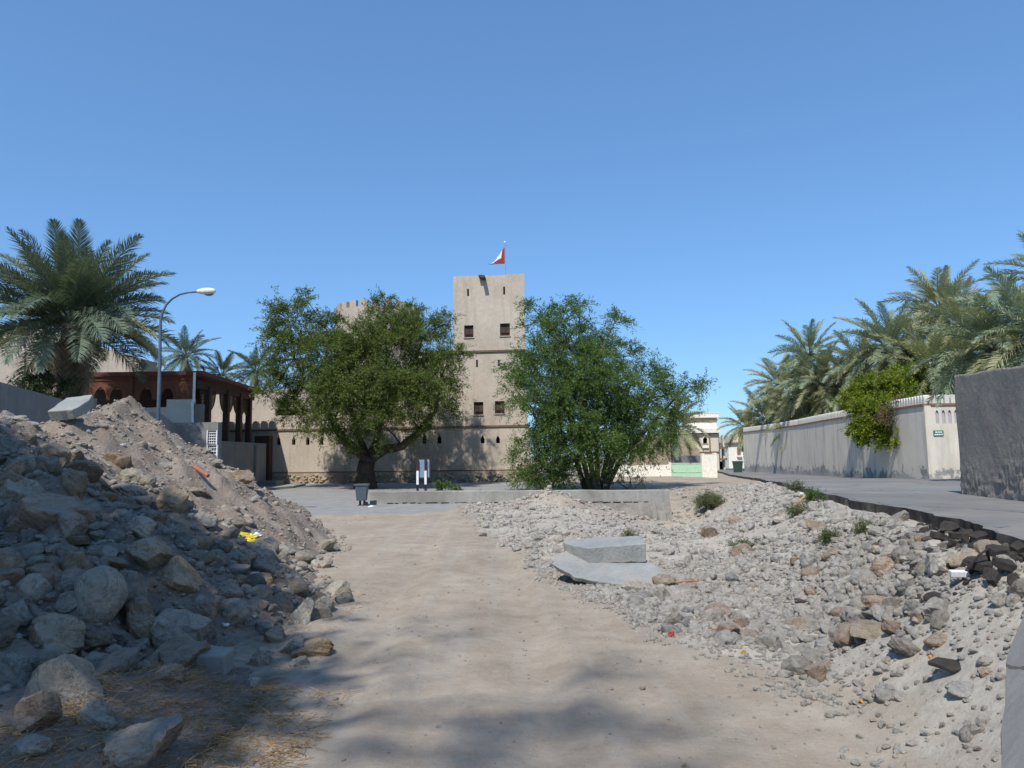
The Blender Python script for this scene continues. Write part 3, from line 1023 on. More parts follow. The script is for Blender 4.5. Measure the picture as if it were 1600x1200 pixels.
# lattice brackets between the columns
lat = MB()
L_, H_ = 1.0, 1.0
for a in np.arange(-1.0, 1.0, .16):
    for sgn in (1, -1):
        pts_ = []
        for t_ in np.linspace(0, 1, 25):
            yv, zv = t_ * L_, (a + sgn * t_ * 1.0) if sgn > 0 else (1 + a + 1 - t_ * 1.0 - .0) - 1
            inside = 0 <= zv <= 1 and (yv ** 2 + (1 - zv) ** 2) <= 1.02
            if inside: pts_.append((0, yv, zv))
        if len(pts_) > 2:
            p0, p1 = pts_[0], pts_[-1]
            lat.tube([p0, p1], .022, 4)
arc = [(0, math.cos(t_), 1 - math.sin(t_)) for t_ in np.linspace(0, math.pi / 2, 10)]
lat.tube(arc, .035, 4)
latm = lat.mesh("lattice_bracket")
for k, cy in enumerate(cols_y):
    for sgn in (1, -1):
        if k == 3 and sgn == 1: continue
        b_ = link("lattice_bracket", latm, M['darkwood'], pav_o)
        b_.location = (PX, cy + sgn * .18, ze - 2.15)
        b_.scale = (1, sgn * .95, 1.2)
# white base wall and downpipe
wx0 = at(200, 640, 41.9).x
MB().panel([(wx0, 3.0), (PX + .02, 3.0), (PX + .02, zb_ - .02), (at(262, 620, 42).x, zb_ - .02), (at(262, 620, 42).x, zb_ - .45), (wx0, zb_ - .5)], [], .3,
           frame=lambda x, y, z: (x, y + y0p - .1, z)).build("base_wall", M['white'], pav_o)
MB().box(PX + .02, PX + .42, y0p - .05, y0p + .5, 2.6, zb_ - .3).build("corner_pier", M['greycem'], pav_o)
pa, pb = at(304, 582, 41.6), at(302, 668, 41.6)
MB().tube([(pa.x, 41.6, pa.z), (pa.x, 41.6, pa.z - 1.6), (pa.x - .04, 41.5, pa.z - 1.75), (pb.x, 41.5, pb.z)], .075, 8).build("downpipe", M['whitepaint'], pav_o)

# terrace side wall with end pier, kerb and step
tw = tag(empty("terrace_wall", (0, 0, 0)), "brown-grey retaining wall with open end pier below the pavilion columns", "wall")
MB().box(-17.74, -17.45, 39.5, 51.9, -.3, 3.35).build("wall_face", M['greycem'], tw)
MB().box(-17.44, -17.3, 49.5, 50.0, .5, 3.2).build("pilaster", M['greycem'], tw)
MB().box(-18.3, -17.25, 51.92, 52.6, 0, 3.9).build("end_pier", M['darkwood'], tw)
MB().box(-17.6, -16.2, 50.3, 52.0, -.2, .75).build("step", M['greycem'], tw)
kb = MB()
kp = [at(395, 768, 44), at(425, 764, 45.5), at(455, 760.5, 47), at(475, 756, 50)]
for i in range(3):
    a, b_ = kp[i], kp[i + 1]
    d = (b_ - a).normalized(); n = Vector((-d.y, d.x, 0)) * .12
    za, zb2 = land1(a.x, a.y), land1(b_.x, b_.y)
    kb.add([(*(a - n).xy, za - .1), (*(b_ - n).xy, zb2 - .1), (*(b_ + n).xy, zb2 - .1), (*(a + n).xy, za - .1), (*(a - n).xy, za + .14), (*(b_ - n).xy, zb2 + .14), (*(b_ + n).xy, zb2 + .14), (*(a + n).xy, za + .14)],
           [(0, 3, 2, 1), (4, 5, 6, 7), (0, 1, 5, 4), (1, 2, 6, 5), (2, 3, 7, 6), (3, 0, 4, 7)])
tag(kb.build("kerb", M['concrete']), kind='structure')

# grey block house with barred openings
ko = tag(empty("utility_block", (0, 0, 0)), "plain grey cement block with two stacked white-barred openings beside the heap", "utility block")
ka, kb_ = at(262, 658, 38), at(341, 657, 38)
zt = at(310, 660, 38).z
grs = [(at(325, 674, 38), at(338, 694, 38)), (at(325, 697, 38), at(338, 724, 38))]
holes = [[(a.x, b_.z), (b_.x, b_.z), (b_.x, a.z), (a.x, a.z)] for a, b_ in grs]
MB().panel([(ka.x, -.2), (kb_.x, -.2), (kb_.x, zt), (ka.x, zt)], holes, .5, .25, True, lambda x, y, z: (x, y + 38, z)).build("wall", M['greycem'], ko)
for hq in holes:
    (x0, z0), (x1, _), (_, z1), _ = hq
    MB().box(x0 - .02, x1 + .02, 38.22, 38.27, z0 - .02, z1 + .02).build("opening_shade_board", M['void'], ko)
    g = MB()
    for k in range(5):
        zz = z0 + (z1 - z0) * (k + .5) / 5
        g.box(x0, x1, 38.03, 38.06, zz - .018, zz + .018)
    for k in range(4):
        xx = x0 + (x1 - x0) * (k + .5) / 4
        g.box(xx - .012, xx + .012, 38.065, 38.085, z0, z1)
    g.box(x0 - .05, x0, 37.96, 38.08, z0 - .05, z1 + .05).box(x1, x1 + .05, 37.96, 38.08, z0 - .05, z1 + .05)
    g.build("grille", M['whitepaint'], ko)

# low grey wall behind the heap
gw = tag(empty("retaining_wall", (0, 0, 0)), "low grey cement wall running behind the heap under the dark bush", "wall")
w0, w1 = at(-90, 574, 20), at(128, 634, 30)
wp = [(w0.x, w0.y, w0.z), (w1.x, w1.y, w1.z), (at(245, 645, 35).x, 35, at(245, 645, 35).z), (ka.x + .3, 38.3, zt - .2)]
g = MB()
for i in range(3):
    a, b_ = Vector(wp[i]), Vector(wp[i + 1])
    d = (b_ - a); d.z = 0; d.normalize(); n = Vector((-d.y, d.x, 0)) * .14
    g.add([(*(a - n).xy, 0), (*(b_ - n).xy, 0), (*(b_ + n).xy, 0), (*(a + n).xy, 0), (*(a - n).xy, a.z), (*(b_ - n).xy, b_.z), (*(b_ + n).xy, b_.z), (*(a + n).xy, a.z)],
          [(0, 3, 2, 1), (4, 5, 6, 7), (0, 1, 5, 4), (1, 2, 6, 5), (2, 3, 7, 6), (3, 0, 4, 7)])
g.build("wall_face", M['greycem'], gw)
pq = at(133, 628, 30)
MB().box(pq.x - .32, pq.x + .32, 29.8, 30.3, 0, at(133, 622, 30).z).build("pier", M['concrete'], gw)

# ================================================================== LOW CONCRETE WALL
lw = tag(empty("concrete_wall", (0, 0, 0)), "long low weathered concrete wall at the end of the dirt track", "wall")
la, lb = at(578, 768, 33), at(1046, 765, 32)
nseg = 60
top = MB()
Vv, Ff_ = [], []
for i in range(nseg + 1):
    t_ = i / nseg
    p = la.lerp(lb, t_)
    zt_ = p.z + .025 * float(fbm(np.array([t_ * 14]), np.array([2.2]), 3, 77)[0])
    zb2 = -0.25 if t_ < .6 else -.25 - (t_ - .6) * 3.6
    jit = .015 * random.uniform(-1, 1)
    yb = p.y
    for (dy, z) in ((0 + jit, zb2), (0 + jit, zt_ - .03), (.03, zt_), (.33, zt_), (.36, zt_ - .03), (.36, zb2)):
        Vv.append((p.x, yb + dy, z))
for i in range(nseg):
    for k in range(5):
        Ff_.append((i * 6 + k, (i + 1) * 6 + k, (i + 1) * 6 + k + 1, i * 6 + k + 1))
Ff_ += [(5, 4, 3, 2, 1, 0), tuple(nseg * 6 + k for k in range(6))]
MB().add(Vv, Ff_).build("wall_body", M['concrete'], lw)
# rough mortar footing that runs down into the washed-out channel
ft_ = MB()
Vv, Ff_ = [], []
n2 = 30
for i in range(n2 + 1):
    t_ = .70 + .30 * i / n2
    p = la.lerp(lb, t_)
    top_z = p.z - .56 + .02 * random.uniform(-1, 1)
    bot_z = p.z - .62 - 1.05 * min(1, (t_ - .66) / .22) + .1 * random.uniform(-1, 1)
    Vv += [(p.x, p.y - .02, top_z), (p.x + .03 * random.uniform(-1, 1), p.y - .30 + .06 * random.uniform(-1, 1), (top_z * .6 + bot_z * .4)), (p.x, p.y - .55 + .09 * random.uniform(-1, 1), bot_z), (p.x, p.y + .1, bot_z - .05)]
for i in range(n2):
    for k in range(3):
        Ff_.append((i * 4 + k, i * 4 + k + 1, (i + 1) * 4 + k + 1, (i + 1) * 4 + k))
Ff_.append(tuple(n2 * 4 + k for k in range(4)))
ft_.add(Vv, Ff_).build("footing", M['footing'], lw)
ck = MB()
for a, b_ in ((.06, .27), (.29, .44), (.68, .95)):
    pa, pb = la.lerp(lb, a), la.lerp(lb, b_)
    q = [pa.lerp(pb, k / 8) for k in range(9)]
    for i in range(8):
        z0 = q[i].z - .52 + .012 * random.uniform(-1, 1)
        ck.box(q[i].x, q[i + 1].x, q[i].y - .025, q[i].y + .05, z0 - .02, z0 + .018)
ck.build("crack", M['void'], lw)

# ================================================================== RIGHT: WHITE GARDEN WALL
WW = [(20.1, 35.0), (20.35, 38.0), (21.2, 44.5), (21.9, 50.6), (23.0, 58.0), (23.8, 66.0), (23.9, 75.0)]
ZW = 4.42
ww = tag(empty("garden_wall", (0, 0, 0)), "white garden wall with scalloped coping and grey damp stains along the road", "wall")
cum = [0]
for a, b_ in zip(WW[:-1], WW[1:]): cum.append(cum[-1] + math.dist(a, b_))


def along(s):
    i = min(max(k for k in range(len(cum)) if cum[k] <= s + 1e-9), len(WW) - 2)
    t_ = (s - cum[i]) / (cum[i + 1] - cum[i])
    p = Vector(WW[i]).lerp(Vector(WW[i + 1]), t_)
    d = (Vector(WW[i + 1]) - Vector(WW[i])).normalized()
    return p, d


def wallframe(p, d):
    n = Vector((d.y, -d.x))       # points into the garden for d going away
    return lambda x, y, z: (p.x + d.x * x + n.x * y, p.y + d.y * x + n.y * y, z)


def niche(c, z0, w_, h_):
    return [(c - w_ / 2, z0), (c + w_ / 2, z0), (c + w_ / 2, z0 + h_ * .72), (c + w_ * .3, z0 + h_ * .93), (c, z0 + h_), (c - w_ * .3, z0 + h_ * .93), (c - w_ / 2, z0 + h_ * .72)]


def merlon(c, w_, z):
    return [(c - w_ / 2, z), (c + w_ / 2, z), (c + w_ / 2, z + .27), (c + w_ * .36, z + .37), (c + w_ * .16, z + .42), (c - w_ * .16, z + .42), (c - w_ * .36, z + .37), (c - w_ / 2, z + .27)]


face, cope, mer, nb = MB(), MB(), MB(), MB()
for i in range(len(WW) - 1):
    a, b_ = Vector(WW[i]), Vector(WW[i + 1])
    L = (b_ - a).length; d = (b_ - a).normalized()
    # x runs from far end to near end so that the front faces the road
    T = wallframe(b_, -d)
    hs = []
    x = .25
    while x < L - .2 and cum[i] < 28:
        hs.append(niche(x, ZW - .98, .15, .62)); x += .30
    face.panel([(0, -.3), (L, -.3), (L, ZW - .1), (0, ZW - .1)], hs, .34, .14, True, T)
    for h_ in hs: nb.panel([(h_[0][0] - .04, h_[0][1] - .04), (h_[1][0] + .04, h_[1][1] - .04), (h_[1][0] + .04, h_[4][1] + .04), (h_[0][0] - .04, h_[4][1] + .04)], [], .02, frame=lambda x, y, z, T=T: T(x, y + .138, z))
    cope.panel([(0, ZW - .1), (L, ZW - .1), (L, ZW), (0, ZW)], [], .46, frame=lambda x, y, z, T=T: T(x, y - .06, z))
    x = .2
    while x < L:
        mer.panel(merlon(x, .21, ZW), [], .34, frame=lambda x, y, z, T=T: T(x, y - .01, z)); x += .30
# return face towards the viewer, with niches
RL = 9.0
c0 = Vector(WW[0])
T = lambda x, y, z: (c0.x + x, c0.y - .0 + y + .004 * x, z)
hs = [niche(.24 + .30 * k, ZW - .98, .17, .66) for k in range(28)]
face2, nb2, mer2 = MB(), MB(), MB()
face2.panel([(0, -.3), (RL, -.3), (RL, ZW - .1), (0, ZW - .1)], hs, .34, .08, True, T)
for h_ in hs: nb2.panel([(h_[0][0] - .04, h_[0][1] - .04), (h_[1][0] + .04, h_[1][1] - .04), (h_[1][0] + .04, h_[4][1] + .04), (h_[0][0] - .04, h_[4][1] + .04)], [], .02, frame=lambda x, y, z: T(x, y + .078, z))
cope.panel([(-.06, ZW - .1), (RL, ZW - .1), (RL, ZW), (-.06, ZW)], [], .46, frame=lambda x, y, z: T(x, y - .06, z + .002))
x = .15
while x < RL:
    mer2.panel(merlon(x, .22, ZW), [], .34, frame=lambda x, y, z: T(x, y - .02, z)); x += .30
face.build("wall_face", M['limewash'], ww)
face2.build("end_face", M['limewash'], ww)
cope.build("coping", M['brownline'], ww)
mer.build("scallop", M['white'], ww)
mer2.build("scallop", M['white'], ww)
nb.build("niche_back", M['limewash'], ww)
nb2.build("niche_back", M['violet'], ww)


def plate(name, label, cx, cz, w_, h_, T, rows):
    o = tag(empty(name, T(cx, -.03, cz)), label, "sign")
    mb = MB().panel([(cx - w_ / 2, cz - h_ / 2), (cx + w_ / 2, cz - h_ / 2), (cx + w_ / 2, cz + h_ / 2), (cx - w_ / 2, cz + h_ / 2)], [], .026, frame=lambda x, y, z: T(x, y - .03, z))
    b_ = mb.build("board", M['signgreen']); b_.parent = o; b_.matrix_parent_inverse = Matrix.Translation(-Vector(T(cx, -.03, cz)))
    if rows:
        w = MB()
        for zz, spans in rows:
            for s0, s1 in spans:
                w.panel([(cx + s0 * w_, cz + (zz - .11) * h_), (cx + s1 * w_, cz + (zz - .11) * h_), (cx + s1 * w_, cz + (zz + .11) * h_), (cx + s0 * w_, cz + (zz + .11) * h_)], [], .003, frame=lambda x, y, z: T(x, y - .034, z))
        t_ = w.build("lettering", M['whitepaint']); t_.parent = o; t_.matrix_parent_inverse = Matrix.Translation(-Vector(T(cx, -.03, cz)))
    return o


sp = at(1466, 677, 35)
plate("street_sign", "green street name sign with white writing on the bright end of the garden wall", sp.x - c0.x, sp.z, .48, .27, T,
      [(.2, [(-.34, -.1), (-.06, .12), (.16, .36)]), (-.22, [(-.42, -.22), (-.19, -.02), (.03, .2), (.24, .42)])])
p_, d_ = along(1.2)
q = at(1447, 690, 36.2)
plate("house_number_sign", "small dark green square plate on the shaded face of the garden wall", 0, q.z, .36, .28, wallframe(p_, -d_), [(.15, [(-.3, .2)]), (-.2, [(-.2, .3)])])

# grey rendered wall near the road
gr = tag(empty("rough_wall", (0, 0, 0)), "tall rough grey cement wall standing at the road's edge", "wall")
GA, GB = Vector((9.9, 16.3)), Vector((8.9, 12.6))
d = (GB - GA).normalized()
GC = GA + d * 12
L = (GC - GA).length
ns, nz = 260, 70
T = lambda x, y, z: (GA.x + d.x * x + d.y * y * -1, GA.y + d.y * x + d.x * y, z)
Vv = []
S, Zg_ = np.meshgrid(np.linspace(0, L, ns), np.linspace(0, 1, nz))
relief = .015 * fbm(S * 1.3, Zg_ * 4, 3, 91) + .075 * np.abs(fbm(S * 6.0, Zg_ * 17, 3, 92)) * sstep(.55, .2, Zg_ + .25 * fbm(S * .6, Zg_ * 2, 2, 94))
nx_, ny_ = -d.y * -1, d.x * -1
outn = Vector((d.y, -d.x))
ztop = 3.80 - .055 * S + .03 * fbm(S * .8, S * 0, 3, 93)
zz = .6 + (ztop - .6) * Zg_
Xw = GA.x + d.x * S + outn.x * relief * 1.0
Yw = GA.y + d.y * S + outn.y * relief * 1.0
front = np.stack([Xw, Yw, zz], -1).reshape(-1, 3)
back = front.copy(); back[:, 0] -= outn.x * .42; back[:, 1] -= outn.y * .42
F = grid_faces(ns, nz)
if (outn.x * -1) < 0: F = F
allV = np.concatenate([front, back]); o_ = len(front)
sidef = []
for k in range(ns - 1): sidef.append([(nz - 1) * ns + k, (nz - 1) * ns + k + 1, o_ + (nz - 1) * ns + k + 1, o_ + (nz - 1) * ns + k])
for r_ in range(nz - 1): sidef.append([r_ * ns, (r_ + 1) * ns, o_ + (r_ + 1) * ns, o_ + r_ * ns])
me = mesh_np("wall_face", allV, np.concatenate([F, F[:, ::-1] + o_, np.array(sidef)]), True)
link("wall_face", me, M['darkcem'], gr)

# ================================================================== FAR HOUSES AND GATE
hs_ = tag(empty("cream_house", (0, 0, 0)), "cream two-storey house with stepped parapets and small arched window beyond the green gate", "house")
D = 85.0


def hx_(px, py=700): return at(px, py, D).x


def hz_(px, py): return at(px, py, D).z


def hbox(name, mat, px0, px1, py0, py1, dy0=0, dy1=6, parent=hs_):
    return MB().box(hx_(px0), hx_(px1), D + dy0, D + dy1, hz_((px0 + px1) / 2, py1), hz_((px0 + px1) / 2, py0)).build(name, mat, parent)


aw = [(hx_(1098.5), hz_(1098, 693.5)), (hx_(1105.5), hz_(1105, 693.5)), (hx_(1105.5), hz_(1105, 686)), (hx_(1102), hz_(1102, 682)), (hx_(1098.5), hz_(1098, 686))]
MB().panel([(hx_(1080), -1), (hx_(1123), -1), (hx_(1123), hz_(1105, 677)), (hx_(1080), hz_(1105, 677))], [aw], 6, .4, True, lambda x, y, z: (x, y + D, z)).build("wall", M['cream'], hs_)
wf = MB().panel([(p[0] + (.09 if p[0] > hx_(1102) else -.09), p[1] + .02) for p in aw], [aw], .12, .12, False, lambda x, y, z: (x, y + D - .1, z)).build("window", M['creamtrim'], hs_)
MB().box(aw[0][0] - .1, aw[1][0] + .1, D + .3, D + .35, aw[0][1] - .1, aw[3][1]).build("pane", M['void'], wf)
hbox("window_ledge", M['creamtrim'], 1097, 1107, 697, 700, -.2, -.01)
hbox("top_room", M['creamtrim'], 1083.5, 1125, 652, 669, .8, 5)
hbox("cornice", M['brownline'], 1082.5, 1126, 655, 656.3, .6, 5.2)
hbox("cornice", M['creamtrim'], 1080, 1126, 669.5, 676.5, -.4, 6.3)
hbox("cornice", M['brownline'], 1080, 1124, 677, 678.2, -.1, 6.1)
hbox("brown_band", M['brownline'], 1080, 1123.5, 705.5, 707, -.12, -.01)
hbox("brown_pipe", M['brownline'], 1108.4, 1109.8, 676, 705, -.15, -.01)
hbox("parapet", M['creamtrim'], 1081.5, 1127.5, 645.5, 652, .5, 5.4)
tp = MB()
for k in range(15):
    a = 1082 + k * 3.05
    tp.box(hx_(a), hx_(a + 1.9), D + .45, D + .8, hz_(a, 645.5), hz_(a, 643.6))
    tp.box(hx_(a), hx_(a + 1.2), D + .42, D + .5, hz_(a, 652.3), hz_(a, 650))
tp.build("crenels", M['creamtrim'], hs_)
# side wing with balconies
hbox("wing_wall", M['cream'], 1123.3, 1132, 676, 735, 2.0, 6)
for a, b_ in ((698, 701), (716, 719)):
    hbox("balcony", M['brownline'], 1123.2, 1137, a, b_, .4, 2)
hbox("wing_shade_panel", M['void'], 1124, 1130, 684, 697, 1.9, 2.02)  # near-black boxes on the wall paint the shade of the recesses
hbox("wing_shade_panel", M['void'], 1125, 1136, 721, 733, 1.85, 2.02)
hbox("wing_post", M['cream'], 1133.5, 1136, 679, 735, 1.0, 1.6)
hbox("wing_window", M['void'], 1125, 1128, 703, 713, 1.9, 2.02)

h2 = tag(empty("white_house", (0, 0, 0)), "narrow white house with crenellated top at the far end of the road", "house")
D = 95.0
hbox("wall", M['creamtrim'], 1138, 1165, 692, 740, 0, 5, h2)
hbox("parapet", M['cream'], 1138.5, 1165, 680.5, 692, .2, 5, h2)
hbox("cornice", M['brownline'], 1136, 1165, 691.5, 693.5, -.3, 5.2, h2)
tp = MB()
for k in range(9):
    a = 1138.5 + k * 2.9
    tp.box(hx_(a), hx_(a + 1.7), D + .2, D + .6, hz_(a, 680.6), hz_(a, 678))
    tp.box(hx_(a + .6), hx_(a + 1.5), D + .1, D + .2, hz_(a, 690), hz_(a, 685))
tp.build("crenels", M['creamtrim'], h2)
hbox("window", M['brownline'], 1151.5, 1157, 699, 711, -.05, .05, h2)
hbox("window_ledge", M['creamtrim'], 1150.5, 1158, 712, 714, -.3, .05, h2)

D = 66.0
rw = tag(empty("ruined_wall", (0, 0, 0)), "crumbling brown stone wall behind the green gate", "wall")
pts_ = [(hx_(985), -.5), (hx_(1093), -.5), (hx_(1093), hz_(1090, 702)), (hx_(1084), hz_(1084, 699)), (hx_(1078), hz_(1078, 690)), (hx_(1071), hz_(1071, 692)), (hx_(1066), hz_(1066, 682)), (hx_(1050), hz_(1050, 684)), (hx_(1036), hz_(1036, 676)), (hx_(1010), hz_(1010, 680)), (hx_(985), hz_(985, 684))]
MB().panel(pts_, [], .8, frame=lambda x, y, z: (x, y + D, z)).build("wall_face", M['plinth'], rw)
D = 57.0
gwall = tag(empty("boundary_wall", (0, 0, 0)), "cream painted boundary wall with square posts beside the green gate", "wall")
hbox("wall_face", M['creamtrim'], 950, 1044, 727, 762, 0, .3, gwall)
hbox("gate_post", M['creamtrim'], 1043.5, 1047.5, 722.5, 762, -.08, .35, gwall)
hbox("gate_post", M['creamtrim'], 1004, 1008, 724.5, 762, -.08, .35, gwall)
hbox("gate_post", M['creamtrim'], 1095.5, 1119, 711, 762, -.05, .4, gwall)
hbox("gate_post", M['creamtrim'], 1095.5, 1100, 708.5, 711, -.05, .4, gwall)
hbox("gate_post", M['creamtrim'], 1114, 1119, 707.5, 711, -.05, .4, gwall)
gt = tag(empty("gate", (0, 0, 0)), "pale mint green sheet metal gate between cream posts", "gate")
for a, b_ in ((1047.6, 1071.2), (1071.5, 1095.3)):
    lf = hbox("gate_leaf", M['gate'], a, b_, 723.5, 756, .05, .1, gt)
    fr_ = MB()
    for py in (724.2, 737.8, 753):
        fr_.box(hx_(a), hx_(b_), D + .02, D + .05, hz_(a, py) - .035, hz_(a, py) + .035)
    for px in (a + .5, b_ - .5, (a + b_) / 2):
        fr_.box(hx_(px) - .03, hx_(px) + .03, D + .025, D + .047, hz_(px, 753), hz_(px, 724.2))
    fr_.build("gate_frame", M['gate'], lf)
D = 60.0
cs = tag(empty("sheet_fence", (0, 0, 0)), "grey corrugated sheet fence standing behind the mint green gate", "fence")
cm = MB()
x0, x1 = hx_(1050), hx_(1094)
n = 60
for k in range(n):
    xa, xb = x0 + (x1 - x0) * k / n, x0 + (x1 - x0) * (k + 1) / n
    ya, yb = D + .03 * (k % 2), D + .03 * ((k + 1) % 2)
    zt_ = hz_(1070, 712)
    cm.add([(xa, ya, 0), (xb, yb, 0), (xb, yb, zt_), (xa, ya, zt_), (xa, ya + .02, 0), (xb, yb + .02, 0), (xb, yb + .02, zt_), (xa, ya + .02, zt_)], [(0, 1, 2, 3), (5, 4, 7, 6), (3, 2, 6, 7)])
cm.build("sheet", M['corr'], cs)

# ================================================================== STREET FURNITURE
# street lamp: tall pole, curved arm, cobra head
lb0 = at(247, 660, 26); bz = land1(lb0.x, 26) - .3
lp = tag(empty("street_lamp", (lb0.x, 26, bz)), "tall blue-grey street lamp with curved arm rising behind the heap", "street lamp")
arcpx = [(250.5, 520), (251, 500), (254, 488), (260, 476), (269, 467), (281, 460), (294, 457), (308, 456)]
pp = [(0, 0, 0), (at(249, 600, 26).x - lb0.x, 0, at(249, 600, 26).z - bz)] + [(at(a, b_, 26).x - lb0.x, 0, at(a, b_, 26).z - bz) for a, b_ in arcpx]
MB().tube(pp, [.075, .065] + [.052, .048, .043, .04, .037, .035, .033, .03], 10).build("pole", M['bluepole'], lp, True)
ha = at(308, 456, 26) - Vector((lb0.x, 26, bz)); hb = at(337, 455.5, 26) - Vector((lb0.x, 26, bz))
hd = MB()
prof = [(0, .05, .06), (.15, .09, .09), (.4, .14, .12), (.7, .15, .12), (.92, .10, .09), (1, .03, .04)]
hd.tube([tuple(ha.lerp(hb, t_) + Vector((0, 0, .02))) for t_, _, _ in prof], [h_ for _, _, h_ in prof], 12)
hd.build("lamp_head", M['lamp'], lp, True)
MB().tube([tuple(ha.lerp(hb, t_) + Vector((0, 0, -.07))) for t_ in (.42, .55, .75, .88)], [.05, .09, .09, .04], 10).build("lens", M['lampglass'], lp, True)

# board on striped posts beyond the low wall
sg = at(660, 768, 37.0); gz = land1(sg.x, 37)
sb = tag(empty("notice_board", (sg.x, 37, gz)), "blue-grey board on two black and white striped posts behind the low wall", "notice board")
for dx_px in (652.5, 665):
    x = at(dx_px, 760, 37).x - sg.x
    zt_ = at(dx_px, 718, 37).z - gz
    stripes = [(0, at(0, 757, 37).z, 'black'), ]
    zs_ = [0, at(660, 757, 37).z - gz, at(660, 735.5, 37).z - gz, zt_]
    po_ = MB().box(x - .055, x + .055, -.055, .055, -.2, zs_[1]).build("post", M['black'], sb)
    MB().box(x - .055, x + .055, -.055, .055, zs_[1] + .001, zs_[2]).build("post_band", M['whitepaint'], po_)
    MB().box(x - .055, x + .055, -.055, .055, zs_[2] + .001, zs_[3]).build("post_band", M['rust'], po_)
bx0, bx1 = at(651, 740, 37).x - sg.x, at(671.5, 740, 37).x - sg.x
bz0, bz1 = at(660, 747, 37).z - gz, at(660, 717, 37).z - gz
MB().box(bx0 + .03, bx1 - .03, .065, .09, bz0 + .03, bz1 - .03).build("board", M['blueboard'], sb)
fr_ = MB().box(bx0, bx1, .06, .11, bz1 - .03, bz1 + .03).box(bx0, bx1, .06, .11, bz0 - .03, bz0 + .03).box(bx1 - .03, bx1 + .03, .06, .11, bz0 + .031, bz1 - .031).box(bx0 - .03, bx0 + .03, .06, .11, bz0 + .031, bz1 - .031)
fr_.build("frame", M['rust'], sb)
MB().tube([(bx0 - .02, .08, bz1 - .02), (bx0 - .17, .08, bz1 - .48), (bx0 - .02, .08, bz1 - .85)], .025, 6).build("bracket", M['rust'], sb)

# bin hung on a post at the wall's end
bp = at(567, 790, 32.2); gz = land1(bp.x, 32.2)
bn = tag(empty("litter_bin", (bp.x, 32.2, gz)), "dark grey tapered litter bin on a short stand at the low wall's end", "litter bin")
z0, z1 = at(567, 782, 32.2).z - gz, at(567, 757, 32.2).z - gz
b_ = MB()
w0, w1 = .20, .27
vs = []
for (w_, z) in ((w0, z0), (w1, z1)):
    for sx, sy in ((-1, -1), (1, -1), (1, 1), (-1, 1)): vs.append((sx * w_ - .05, sy * w_ * .8, z))
for (w_, z) in ((w1 - .03, z1), (w0 - .03, z0 + .05)):
    for sx, sy in ((-1, -1), (1, -1), (1, 1), (-1, 1)): vs.append((sx * w_ - .05, sy * w_ * .8, z))
fs = [(0, 3, 2, 1)]
for r_ in range(3):
    for k in range(4): fs.append((r_ * 4 + k, r_ * 4 + (k + 1) % 4, r_ * 4 + 4 + (k + 1) % 4, r_ * 4 + 4 + k))
fs.append((12, 13, 14, 15))
b_.add(vs, fs).build("bin_body", M['bin'], bn, False, .012)
ribs = MB()
for k in range(4):
    xx = -.2 + .1 * k - .0
    ribs.add([(xx * .75 - .05, -.19, z0 + .05), (xx * .75 - .02, -.19, z0 + .05), (xx - .02, -.262, z1 - .05), (xx - .05, -.262, z1 - .05)], [(0, 1, 2, 3)])
MB().box(-.05 - w1 - .03, -.05 + w1 + .03, -w1 * .8 - .03, -w1 * .8 - .002, z1 - .05, z1 + .03).box(-.05 - w1 - .03, -.05 + w1 + .03, w1 * .8 + .002, w1 * .8 + .03, z1 - .05, z1 + .03).build("rim", M['bin'], bn, False, .008)
MB().box(-.16, -.08, -.04, .04, -.1, z0 + .02).box(.02, .1, -.04, .04, -.1, z0 + .02).box(-.2, .14, -.12, .12, -.05, .04).build("stand", M['black'], bn)
wh = MB().tube([(.16, -.14, .09), (.16, -.06, .09)], .085, 12)
wh.build("wheel", M['black'], bn)

gb = at(1153, 735, 72); 
gbn = tag(empty("wheelie_bin", (gb.x, 72, land1(gb.x, 72))), "dark green wheeled bin at the far end of the garden wall", "wheelie bin")
MB().add([(-.3, -.3, .1), (.3, -.3, .1), (.3, .3, .1), (-.3, .3, .1), (-.4, -.4, 1.15), (.4, -.4, 1.15), (.4, .4, 1.15), (-.4, .4, 1.15)],
         [(0, 3, 2, 1), (4, 5, 6, 7), (0, 1, 5, 4), (1, 2, 6, 5), (2, 3, 7, 6), (3, 0, 4, 7)]).build("bin_body", M['greenbin'], gbn)
MB().box(-.44, .44, -.44, .44, 1.16, 1.27).build("lid", M['greenbin'], gbn, False, .03)
MB().tube([(-.36, .3, .12), (-.28, .3, .12)], .12, 10).build("wheel", M['black'], gbn)
MB().tube([(.28, .3, .12), (.36, .3, .12)], .12, 10).build("wheel", M['black'], gbn)


